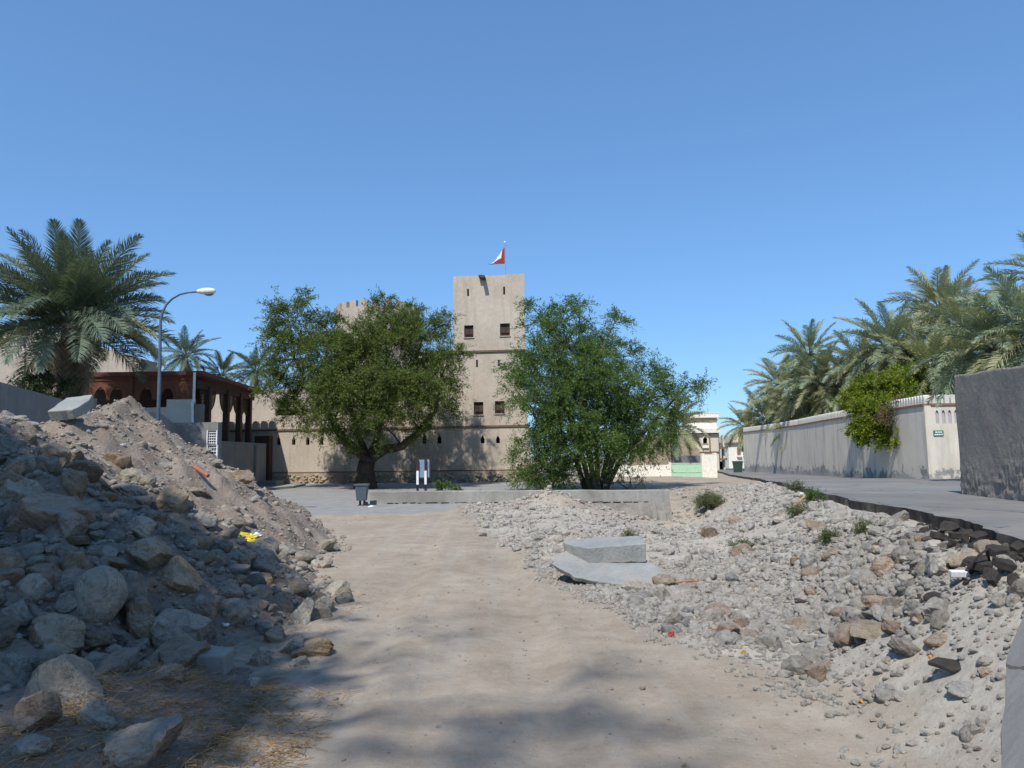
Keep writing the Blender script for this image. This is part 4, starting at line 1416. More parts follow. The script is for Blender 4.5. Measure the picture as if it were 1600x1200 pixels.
# ================================================================== PALMS
def frond_mesh(name, droop, npairs=46, seed=0, wid=1.0):
    """unit-length frond growing along +x, bending down"""
    r = random.Random(seed)
    V, F = [], []

    def P(t):
        ang = -droop * t ** 1.5
        return None
    pts, x, z, n = [], 0.0, 0.0, 24
    for i in range(n + 1):
        t = i / n
        pts.append((x, z))
        a = -droop * t ** 1.3
        x += math.cos(a) / n; z += math.sin(a) / n
    tw = r.uniform(-.15, .15)

    def Q(t):
        f = t * n; i = min(int(f), n - 1); u = f - i
        return (pts[i][0] * (1 - u) + pts[i + 1][0] * u, tw * t * t * .4, pts[i][1] * (1 - u) + pts[i + 1][1] * u), -droop * t ** 1.3
    # rachis
    for i in range(9):
        t = i / 8
        (px, py, pz), a = Q(t)
        w = .012 * (1 - t) + .002
        V += [(px, py - w, pz), (px, py + w, pz), (px, py, pz - w * 1.2)]
    for i in range(8):
        o = i * 3
        for k in range(3):
            F.append((o + k, o + (k + 1) % 3, o + 3 + (k + 1) % 3, o + 3 + k))
    for i in range(npairs):
        t = .16 + .84 * i / (npairs - 1)
        (px, py, pz), a = Q(t)
        ll = .205 * (math.sin(math.pi * min(1, (t - .02) * .93 + .1)) ** .7 * .85 + .18) * r.uniform(.85, 1.12)
        ct, st = math.cos(a), math.sin(a)
        for sgn in (-1, 1):
            fwd = .62 + .5 * t + r.uniform(-.12, .12)
            up = r.choice((.15, .45, .75)) + r.uniform(-.25, .22)
            d = Vector((math.cos(0) * fwd, sgn * .9, up)).normalized()
            d = Vector((d.x * ct - d.z * st, d.y, d.x * st + d.z * ct))
            b0 = Vector((px, py, pz))
            w = .0105 * wid
            s = Vector((ct, 0, st)) * w
            mid = b0 + d * ll * .5
            tip = b0 + d * ll + Vector((0, 0, -ll * r.uniform(.12, .4)))
            o = len(V)
            V += [tuple(b0 - s * .5), tuple(b0 + s * .5), tuple(mid + s * .9), tuple(tip), tuple(mid - s * .9)]
            F.append((o, o + 1, o + 2, o + 4)); F.append((o + 4, o + 2, o + 3))
    me = bpy.data.meshes.new(name)
    me.from_pydata(V, [], F)
    me.update()
    return me


def frond_set(matname, tagname, n=46, wid=1.0):
    out = {}
    for k, dr in enumerate((.35, .65, 1.0, 1.4)):
        out[k] = []
        for v in range(2):
            me = frond_mesh("frond_" + tagname, dr, n, 10 * k + v, wid)
            me.materials.append(M[matname])
            out[k].append(me)
    return out


FR = {k: frond_set(k, k, 76, .8) for k in ('frond_blue', 'frond_dark', 'frond_olive', 'frond_dry')}
FRN = {k: frond_set(k, k + "_near", 110, .6) for k in ('frond_dark', 'frond_olive', 'frond_dry')}


def palm(label, base, top, flen, nf, mats, group=None, dry=6, trunk_r=.22, seed=0, fset=FR, lean_low=-.75):
    r = random.Random(seed)
    base = Vector(base); top = Vector(top)
    o = tag(empty("date_palm", base), label, "palm tree", group)
    tr = MB()
    n = max(8, int((top - base).length / .28))
    pts, rad = [], []
    for i in range(n + 1):
        t = i / n
        p = (top - base) * t
        p.x += .12 * math.sin(t * 3 + seed)
        for k in (0, 1):
            pts.append((p.x, p.y, p.z + k * .02 + (k * .2 / n)))
            rad.append(trunk_r * (1.18 - .25 * t) * (1.12 if k == 0 else .9) * (1.25 if i == 0 else 1) * r.uniform(.95, 1.05))
    rad[-1] = trunk_r * 1.35; rad[-2] = trunk_r * 1.5
    tr.tube(pts, rad, 9)
    tr.build("trunk", M['palmbark'], o)
    head = top - base
    ga = 2.39996
    for i in range(nf + dry):
        isdry = i >= nf
        t = (i + .5) / nf
        phi = i * ga + r.uniform(-.25, .25)
        if not isdry:
            el = 1.38 - (1.38 - lean_low) * t ** 0.9 + r.uniform(-.12, .12)
        else:
            el = r.uniform(-1.45, -1.1)
        k = 0 if el > 1.0 else 1 if el > .35 else 2 if el > -.3 else 1
        mt = mats[0] if t < .55 else r.choice(mats)
        if isdry: mt, k = 'frond_dry', r.choice((0, 1))
        me = r.choice(fset[mt][k])
        f = bpy.data.objects.new("frond", me)
        col.objects.link(f)
        f.parent = o
        s = flen * r.uniform(.82, 1.08) * (.8 if isdry else (.85 + .15 * min(1, t * 4)))
        f.scale = (s, s, s)
        f.location = head + Vector((math.cos(phi) * trunk_r * .6, math.sin(phi) * trunk_r * .6, .12 * (1 - t) - (.35 if isdry else 0)))
        f.rotation_euler = (r.uniform(-.35, .35), -el, phi)
        if isdry: f['label'] = "dry straw-coloured hanging frond"
    return o


# the big palm by the pavilion
hp_ = at(112, 505, 36)
palm("tall dark green date palm with brown hanging fronds beside the pavilion", (hp_.x + .1, 36, 3.1), (hp_.x, 36, hp_.z), 5.3, 80, ['frond_dark', 'frond_dark', 'frond_dark', 'frond_olive'], None, 15, .42, 3, FRN, -.22)
g1 = "date palms rising beyond the pavilion roof"
for i, (px, py, Yd, fl_, lab) in enumerate([
    (291, 556, 62, 2.9, "small date palm standing alone above the pavilion roof corner"),
    (347, 585, 64, 2.5, "low date palm just clear of the pavilion's side eave"),
    (400, 580, 63, 2.8, "date palm between the pavilion eave and the big spreading tree")]):
    h_ = at(px, py, Yd)
    palm(lab, (h_.x, Yd, .5), (h_.x, Yd, h_.z), fl_, 30, ['frond_dark', 'frond_blue'], g1, 3, .24, 20 + i)
g2 = "date palms in the walled garden"
RP = [
    (1265, 524, 62, 3.8, 'frond_blue', "upright palm with the second-highest crown at the far half of the garden", 36),
    (1196, 642, 76, 3.9, 'frond_olive', "lowest palm of the far garden corner, drooping over the wall's end", 34),
    (1218, 590, 72, 4.0, 'frond_olive', "stout palm rising behind the drooping one at the garden's far corner", 38),
    (1283, 588, 60, 4.3, 'frond_blue', "broad palm in front of the upright one, fronds reaching over the wall", 42),
    (1262, 655, 63, 3.6, 'frond_olive', "short palm whose fronds hang right down over the wall coping", 36),
    (1330, 600, 58, 3.6, 'frond_olive', "palm half hidden left of the green bush", 34),
    (1390, 512, 49, 4.0, 'frond_blue', "tall blue-green palm standing straight behind the green bush", 46),
    (1468, 450, 52, 3.9, 'frond_olive', "tallest palm crown of the garden, above all the others", 40),
    (1455, 545, 45, 3.8, 'frond_olive', "olive palm over the scalloped corner of the garden wall", 42),
    (1312, 640, 60, 3.8, 'frond_olive', "low drooping palm right behind the wall beside the green bush", 40),
    (1240, 612, 67, 3.8, 'frond_olive', "mid-height palm wedged between the two far garden crowns", 38),
    (1345, 560, 57, 3.7, 'frond_olive', "palm crown linking the upright palm and the tall blue-green one", 40),
    (1425, 565, 50, 3.8, 'frond_olive', "drooping palm tucked under the tallest crown", 42),
    (1165, 655, 80, 3.4, 'frond_olive', "farthest garden palm drooping over the wall's far end", 34),
    (1500, 480, 47, 3.6, 'frond_olive', "palm crown filling in between the tallest one and the rough grey wall", 38),
]
for i, (px, py, Yd, fl_, mt, lab, nf) in enumerate(RP):
    h_ = at(px, py + (30 if py < 560 else 12), Yd)
    palm(lab, (h_.x, Yd, .2), (h_.x, Yd, h_.z), fl_, nf, [mt, 'frond_olive', 'frond_blue'], g2, 7, .27, 40 + i, FR, -.85)
g3 = "date palms behind the rough grey wall"
for i, (px, py, Yd, fl_, lab, nf) in enumerate([
    (1556, 548, 27, 3.2, "near palm with long hanging dry fronds over the rough grey wall", 46),
    (1632, 530, 25, 3.2, "palm crown cut by the picture edge above the rough grey wall", 40),
    (1645, 432, 31, 2.6, "highest palm behind the rough grey wall, only frond tips showing", 34)]):
    h_ = at(px, py, Yd)
    palm(lab, (h_.x, Yd, .6), (h_.x, Yd, h_.z), fl_, nf, ['frond_blue', 'frond_olive'], g3, 12 if i == 0 else 5, .26, 60 + i, FR, -.9)
h_ = at(1053, 668, 61)
palm("date palm standing behind the mint green gate, partly hidden by the feathery tree", (h_.x, 61, .2), (h_.x, 61, h_.z), 3.2, 30, ['frond_olive', 'frond_blue'], None, 4, .3, 77)


# ================================================================== LEAFY TREES AND BUSHES
def leaves_mesh(name, twigs, per, size, r, droop=.35, width=.34, spread=.9):
    """twigs: list of (start, end, bend) -> leaves scattered along each twig; numpy"""
    A = np.array([t[0] for t in twigs]); B = np.array([t[1] for t in twigs])
    n = len(twigs)
    L = np.linalg.norm(B - A, axis=1)
    u = r.uniform(0.08, 1.02, (n, per))
    D = (B - A) / np.maximum(L, 1e-6)[:, None]
    pos = A[:, None] + (B - A)[:, None] * u[..., None]
    pos[..., 2] -= (droop * L)[:, None] * u ** 2
    rv = r.normal(size=(n, per, 3))
    dirv = D[:, None] * .8 + rv * spread * .62
    dirv[..., 2] -= droop * u * .8
    dirv /= np.linalg.norm(dirv, axis=-1)[..., None]
    side = np.cross(dirv, r.normal(size=(n, per, 3)))
    side /= np.linalg.norm(side, axis=-1)[..., None] + 1e-9
    ln = size * r.uniform(.6, 1.25, (n, per, 1))
    p0 = pos + rv * size * .16
    a = p0; b = p0 + dirv * ln * .5 + side * ln * width * .5
    c = p0 + dirv * ln; d = p0 + dirv * ln * .5 - side * ln * width * .5
    V = np.stack([a, b, c, d], 2).reshape(-1, 3)
    F = np.arange(len(V)).reshape(-1, 4)
    return mesh_np(name, V, F, False)


def sticks_mesh(name, segs, r0, r1):
    A = np.array([s[0] for s in segs], float); B = np.array([s[1] for s in segs], float)
    n = len(A)
    d = B - A; d /= np.linalg.norm(d, axis=1)[:, None] + 1e-9
    s = np.cross(d, np.tile([0.3, .5, .8], (n, 1))); s /= np.linalg.norm(s, axis=1)[:, None] + 1e-9
    t = np.cross(d, s)
    ring = [s, -.5 * s + .87 * t, -.5 * s - .87 * t]
    V = np.stack([A + q * r0 for q in ring] + [B + q * r1 for q in ring], 1).reshape(-1, 3)
    b = np.arange(n)[:, None] * 6
    F = np.concatenate([b + np.array([[k, (k + 1) % 3, 3 + (k + 1) % 3, 3 + k]]) for k in range(3)])
    return V, F


def tree(name, label, cat, base, lobes, limbs, leafmat_, barkmat, seed, nb_per_m2=3.2, twigs_per=11, per=16, leaf=.17, droop=.3, tip=.75, trunk_pts=None, core=.45, group=None, width=.34):
    """lobes: (centre Vector, radius) crown masses. limbs: list of ([points], [radii])"""
    r = np.random.default_rng(seed)
    base = Vector(base)
    o = tag(empty(name, base), label, cat, group)
    tw, seg = [], []
    mb = MB()
    for pts, rad in limbs:
        # smooth the limb
        P = [Vector(p) - base for p in pts]
        fine, fr2 = [], []
        for i in range(len(P) - 1):
            for k in range(4):
                t = k / 4
                p = P[i].lerp(P[i + 1], t)
                if i > 0 or k > 0: p = p + Vector(r.normal(size=3)) * .03 * rad[i] * 2
                fine.append(p); fr2.append(rad[i] + (rad[i + 1] - rad[i]) * t)
        fine.append(P[-1]); fr2.append(rad[-1])
        mb.tube(fine, fr2, 9)
    joints = [Vector(p) - base for pts, _ in limbs for p in pts[1:]]
    for c, rad in lobes:
        c = Vector(c) - base
        near = min(joints, key=lambda q: (q - c).length)
        mb.tube([near, near.lerp(c, .35) + Vector((0, 0, .12 * rad)), near.lerp(c, .7) + Vector((0, 0, .1 * rad)), c], [.055 * (rad / 2 + .4), .045, .032, .02], 6)
        nb = max(6, int(nb_per_m2 * 4 * rad * rad))
        dirs = r.normal(size=(nb, 3)); dirs /= np.linalg.norm(dirs, axis=1)[:, None]
        for dv in dirs:
            if dv[2] < -.55 and r.random() < .6: continue
            ext = rad * (core + (1.06 - core) * r.random() ** .6)
            e = np.array(c) + dv * ext * np.array([1, .95, .9])
            s0 = np.array(c) + dv * ext * .25
            seg.append((s0, e))
            # feathery twigs along the outer part, pointing outward and up, then drooping
            for k in range(twigs_per):
                t = r.uniform(.35, 1.0)
                q = s0 + (e - s0) * t
                od = dv * .75 + r.normal(size=3) * .55 + np.array([0, 0, .25])
                od /= np.linalg.norm(od)
                ll = tip * r.uniform(.5, 1.15) * (1.25 if t > .9 else .9)
                tw.append((q, q + od * ll))
    V, F = sticks_mesh("twigs", seg, .022, .008)
    mb.build("trunk", barkmat, o, True)
    bo_ = link("branches", mesh_np("branches", V, F), barkmat, o)
    bo_['kind'] = 'stuff'
    link("crown", leaves_mesh("crown", tw, per, leaf, r, droop, width), leafmat_, o)
    return o


def lob(px, py, rpx, Y, dy=0.0):
    return (at(px, py, Y + dy), rpx * (Y + dy) / FPX)


YL = 45.5
tb = at(572, 762, YL); tb.z = land1(tb.x, YL) - .1
J = lambda px, py, dy=0: tuple(at(px, py, YL + dy))
lobL = [lob(452, 500, 40, YL, -.5), lob(430, 540, 26, YL, .8), lob(432, 610, 34, YL, -.6), lob(505, 560, 52, YL, -2.0), lob(520, 520, 36, YL, 1.6), lob(600, 530, 50, YL, -1.2),
        lob(660, 520, 38, YL, .6), lob(700, 505, 20, YL, .8), lob(682, 580, 40, YL, -1.0), lob(545, 625, 55, YL, -2.6), lob(625, 630, 52, YL, -2.2), lob(470, 640, 38, YL, .3), lob(690, 640, 28, YL, .6),
        lob(590, 490, 20, YL, .0), lob(600, 473, 11, YL, -.4), lob(640, 490, 24, YL, 1.0), lob(560, 580, 56, YL, 1.8), lob(640, 590, 48, YL, 2.0), lob(480, 470, 20, YL, .6), lob(545, 680, 30, YL, -1.5), lob(655, 675, 22, YL, -1.4), lob(500, 600, 45, YL, 2.4), lob(570, 540, 40, YL, -2.4), lob(600, 600, 46, YL, -3.0), lob(660, 610, 40, YL, -2.6), lob(530, 600, 46, YL, -3.0), lob(590, 660, 40, YL, -2.8), lob(500, 660, 26, YL, -1.6), lob(430, 575, 24, YL, -.4), lob(715, 600, 14, YL, .2), lob(705, 555, 22, YL, -.4), lob(630, 520, 34, YL, -1.6), lob(462, 545, 40, YL, -1.2)]
limL = [([tuple(tb), J(571, 742), J(573, 722), J(576, 712)], [.78, .56, .50, .48]),
        ([J(574, 716), J(556, 702), J(538, 688, -.5), J(520, 660, -1), J(490, 620, -1.2), J(460, 560, -.6)], [.36, .30, .26, .20, .14, .08]),
        ([J(578, 716), J(602, 702), J(628, 697, -.8), J(655, 675, -1.2), J(680, 640, -1), J(690, 590, -.4)], [.38, .30, .25, .2, .13, .07]),
        ([J(577, 714), J(588, 690, .6), J(596, 650, 1.2), J(600, 600, 1.2), J(604, 540, .4)], [.28, .22, .18, .12, .06]),
        ([J(573, 714), J(560, 680, .8), J(548, 640, 1.4), J(535, 580, 1.2), J(525, 540, .6)], [.26, .2, .16, .11, .06]),
        ([J(596, 655, 1.2), J(625, 620, 1.6), J(650, 560, 1.2), J(662, 525, .7)], [.15, .12, .09, .05])]
tree("spreading_tree", "wide spreading tree with one thick dark trunk and olive feathery crown before the fort", "tree", tb, lobL, limL, M['leaf_olive'], M['bark'], 5, 4.3, 11, 21, .155, .32, .95, width=.28)

YR = 41.0
tb = at(930, 768, YR); tb.z = land1(tb.x, YR) - .1
J = lambda px, py, dy=0: tuple(at(px, py, YR + dy))
lobR = [lob(838, 508, 26, YR, .4), lob(880, 505, 36, YR, -.8), lob(935, 520, 34, YR, .8), lob(975, 555, 36, YR, -.4), lob(850, 570, 50, YR, -1.6), lob(920, 590, 58, YR, -2.2), lob(820, 620, 34, YR, .2), lob(890, 650, 60, YR, -2.0),
        lob(980, 640, 54, YR, -1.2), lob(1030, 610, 34, YR, .3), lob(1075, 602, 17, YR, .2), lob(1098, 604, 10, YR, .2), lob(845, 690, 40, YR, -.8), lob(955, 690, 40, YR, -1.2), lob(1040, 655, 30, YR, .6), lob(850, 740, 24, YR, -.5),
        lob(1010, 585, 32, YR, 1.2), lob(900, 560, 50, YR, 1.8), lob(905, 480, 14, YR, 0), lob(830, 478, 9, YR, .3), lob(960, 505, 18, YR, .6), lob(990, 700, 22, YR, .4), lob(815, 580, 30, YR, 1.0), lob(870, 745, 16, YR, .2), lob(900, 620, 60, YR, .6), lob(950, 600, 50, YR, -2.2), lob(860, 620, 46, YR, -2.4), lob(930, 680, 44, YR, -2.4), lob(890, 700, 40, YR, -1.8), lob(1000, 670, 36, YR, -1.6), lob(880, 540, 46, YR, -1.8), lob(960, 650, 46, YR, .8), lob(835, 655, 30, YR, -1.2), lob(865, 720, 30, YR, -1.2), lob(925, 725, 22, YR, -1.4), lob(1050, 625, 24, YR, -.4), lob(825, 700, 30, YR, -.4), lob(845, 738, 32, YR, -1.0), lob(820, 745, 20, YR, -.2), lob(893, 735, 16, YR, -1.2), lob(985, 700, 28, YR, -1.0), lob(930, 700, 40, YR, -2.2), lob(1025, 690, 26, YR, -.2), lob(800, 600, 22, YR, .2)]
limR = []
for k, (bx, tx, ty, dy) in enumerate([(922, 870, 600, -.8), (928, 905, 560, .4), (933, 935, 560, -.6), (938, 985, 600, .6), (942, 1020, 620, -.4), (916, 840, 660, .4), (930, 890, 640, -1.2), (948, 990, 690, 1.0), (944, 1070, 606, .2)]):
    b0 = (at(bx, 766, YR).x, YR + dy * .3, tb.z)
    m = at(bx + (tx - bx) * .22, 715, YR + dy * .4)
    m2 = at(bx + (tx - bx) * .6, 715 + (ty - 715) * .5, YR + dy * .8)
    limR.append(([b0, tuple(m), tuple(m2), J(tx, ty, dy)], [.17, .13, .10, .05]))
tree("feathery_tree", "many-stemmed feathery green tree right behind the low concrete wall", "tree", tb, lobR, limR, M['leaf_green'], M['bark2'], 9, 3.5, 11, 21, .15, .42, 1.05, width=.27)

# bushes: low crowns
def bush(name, label, cat, lobes, leafm, seed, leaf=.12, dens=4.0, tip=.45, per=14, twn=8, bark='bark2', droop=.25, group=None, width=.4, root=None):
    c = Vector(root) if root else lobes[0][0]
    b0 = Vector((c.x, c.y, land1(c.x, c.y) - .05))
    limbs = [([tuple(b0), tuple(b0.lerp(l[0], .5)), tuple(l[0])], [.06, .045, .02]) for l in lobes[:3]]
    return tree(name, label, cat, b0, lobes, limbs, leafm, M[bark], seed, dens, twn, per, leaf, droop, tip, core=.3, group=group, width=width)


YB = 41.6
bo = bush("climbing_bush", "yellow-green bush spilling over the white garden wall", "bush",
          [lob(1368, 615, 40, YB + 1.0), lob(1400, 610, 36, YB + 1.0), lob(1345, 625, 30, YB + 1.2), lob(1352, 650, 36, YB - 1.6), lob(1380, 650, 38, YB - 1.8), lob(1338, 672, 24, YB - 1.5), lob(1362, 682, 24, YB - 1.9),
           lob(1392, 672, 24, YB - 2.2), lob(1415, 640, 26, YB - 2.4), lob(1410, 590, 26, YB + 2), lob(1330, 628, 20, YB + .8), lob(1436, 605, 30, YB + 3), lob(1470, 602, 24, YB + 2.5), lob(1412, 675, 13, YB - 3.2), lob(1408, 692, 9, YB - 3.4)],
          M['leaf_bright'], 31, .15, 7, .45, 15, 9, root=(22.2, 42.0, 0))
bush("dry_climber", "tangle of brown dead stems and leaves on the front of the yellow-green bush", "bush",
     [lob(1392, 632, 22, YB - 3.2, 0), lob(1404, 655, 15, YB - 3.6, 0), lob(1384, 655, 12, YB - 3.4, 0)], M['leaf_dead'], 32, .11, 4, .5, 10, 8, root=(21.9, 41.0, 0))
bush("garden_tree", "bright green leafy tree beside the scalloped corner of the garden wall", "tree",
     [lob(1450, 598, 28, 44, 0), lob(1425, 580, 22, 45, 0), lob(1478, 600, 18, 43, 0)], M['leaf_green'], 33, .17, 6, .5, 15, 9)
bush("dark_bush", "dark green bush along the low grey wall below the tall palm", "bush",
     [lob(72, 606, 22, 33, 0), lob(40, 610, 16, 32, 0), lob(104, 612, 18, 33.5, 0), lob(60, 592, 13, 33, 0)], M['leaf_dark'], 34, .17, 6, .55, 14, 9)
bush("base_shrub", "pale twiggy shrub at the foot of the feathery tree beside the cream wall", "bush",
     [lob(985, 748, 16, 40, 0), lob(1003, 752, 12, 40, 0), lob(965, 752, 12, 40, 0)], M['leaf_weed'], 35, .09, 4, .4, 9, 7)
bush("sapling", "leafy green shoots behind the low wall beside the notice board", "bush",
     [lob(700, 764, 9, 34.5, 0), lob(715, 766, 6, 34.5, 0), lob(688, 760, 5, 34.5, 0)], M['leaf_green'], 36, .11, 9, .3, 12, 7)
g4 = "weeds in the rubble"
for i, (px, py, rp, lab, mt) in enumerate([
    (1106, 798, 26, "largest brownish round weed in the rubble past the low wall's end", 'leaf_weed'),
    (1180, 856, 24, "low flat spread of green weed in the middle of the pale rubble", 'leaf_weed'),
    (1268, 786, 18, "upright dark green weed on the bank close to the road edge", 'leaf_green'),
    (1238, 770, 15, "green tuft at the top of the bank near the road", 'leaf_weed'),
    (1245, 806, 13, "sprawling weed on the bank under the upright dark one", 'leaf_weed'),
    (1346, 836, 13, "small olive weed among stones below the road", 'leaf_weed'),
    (1305, 842, 11, "faint small weed in the rubble between two stony patches", 'leaf_weed'),
    (985, 842, 9, "tiny weed behind the broken concrete block", 'leaf_weed')]):
    p = hit(px, py)
    k = p.y / FPX
    flat = i in (1, 6)
    lobs = []
    for q in range(4):
        w = rp * (.55 + .2 * random.random())
        lobs.append((p + Vector((random.uniform(-1, 1) * rp * (1.1 if flat else .6) * k, random.uniform(-.5, .5) * rp * k, (.15 if flat else .45) * rp * k)), w * k * (.6 if flat else 1)))
    bush("weed", lab, "weed", lobs, M[mt], 60 + i, .035 + .0011 * p.y, 60 if p.y < 20 else 40, .2, 10, 7, 'bark2', .15, g4, .22)

# shade trees beside the viewpoint, outside the frame: their shade falls over the near heap and track
shade_lobes = []
rs = random.Random(4)
for k in range(30):
    a = rs.uniform(0, 2 * math.pi); q = math.sqrt(rs.random()) * 5.6
    shade_lobes.append((Vector((-11.6 + q * math.cos(a) * 1.0, 0.6 + q * math.sin(a) * .95, 11.2 + rs.uniform(-1.6, 2.2))), rs.uniform(1.3, 1.9)))
sb0 = Vector((-11.2, -2.0, 0))
tree("shade_tree", "large dense shade tree standing just left of the viewpoint beside the heap", "tree", sb0, shade_lobes,
     [([tuple(sb0), (-11.2, -2, 3), (-11.2, -1.5, 6)], [.5, .38, .32]), ([(-11.2, -1.5, 6), (-13, 0, 8.6), (-15, 2, 10.5)], [.26, .2, .1]), ([(-11.2, -1.5, 6), (-10, 0, 8.6), (-8.4, 2, 11)], [.26, .2, .1]), ([(-11.2, -1.5, 6), (-11.3, 0, 9), (-11.5, 2, 12)], [.24, .18, .1])],
     M['leaf_green'], M['bark2'], 71, 2.6, 8, 9, .34, .2, .9)
thin_lobes = []
for k in range(9):
    a = rs.uniform(0, 2 * math.pi); q = math.sqrt(rs.random()) * 3.3
    thin_lobes.append((Vector((-7.2 + q * math.cos(a) * .95, -6.4 + q * math.sin(a) * .75, 18.5 + rs.uniform(-1.6, 1.6))), rs.uniform(.9, 1.5)))
sb1 = Vector((-7.0, -9.0, 0))
tree("shade_tree", "thin-crowned tall tree standing behind the viewpoint over the track", "tree", sb1, thin_lobes,
     [([tuple(sb1), (-7.0, -8.8, 6), (-7.1, -8.0, 13)], [.36, .3, .22]), ([(-7.1, -8.0, 13), (-7.2, -6.6, 18)], [.2, .08])],
     M['leaf_green'], M['bark2'], 72, 1.1, 8, 8, .14, .2, .9)

# ================================================================== ROCKS
COL = {'grey': (.37, .32, .25), 'pale grey': (.46, .41, .325), 'blue-grey': (.325, .31, .27), 'tan': (.42, .315, .205), 'brown': (.29, .205, .13), 'pinkish': (.39, .275, .19), 'white': (.56, .51, .42), 'ochre': (.38, .25, .12), 'dark grey': (.21, .185, .155)}
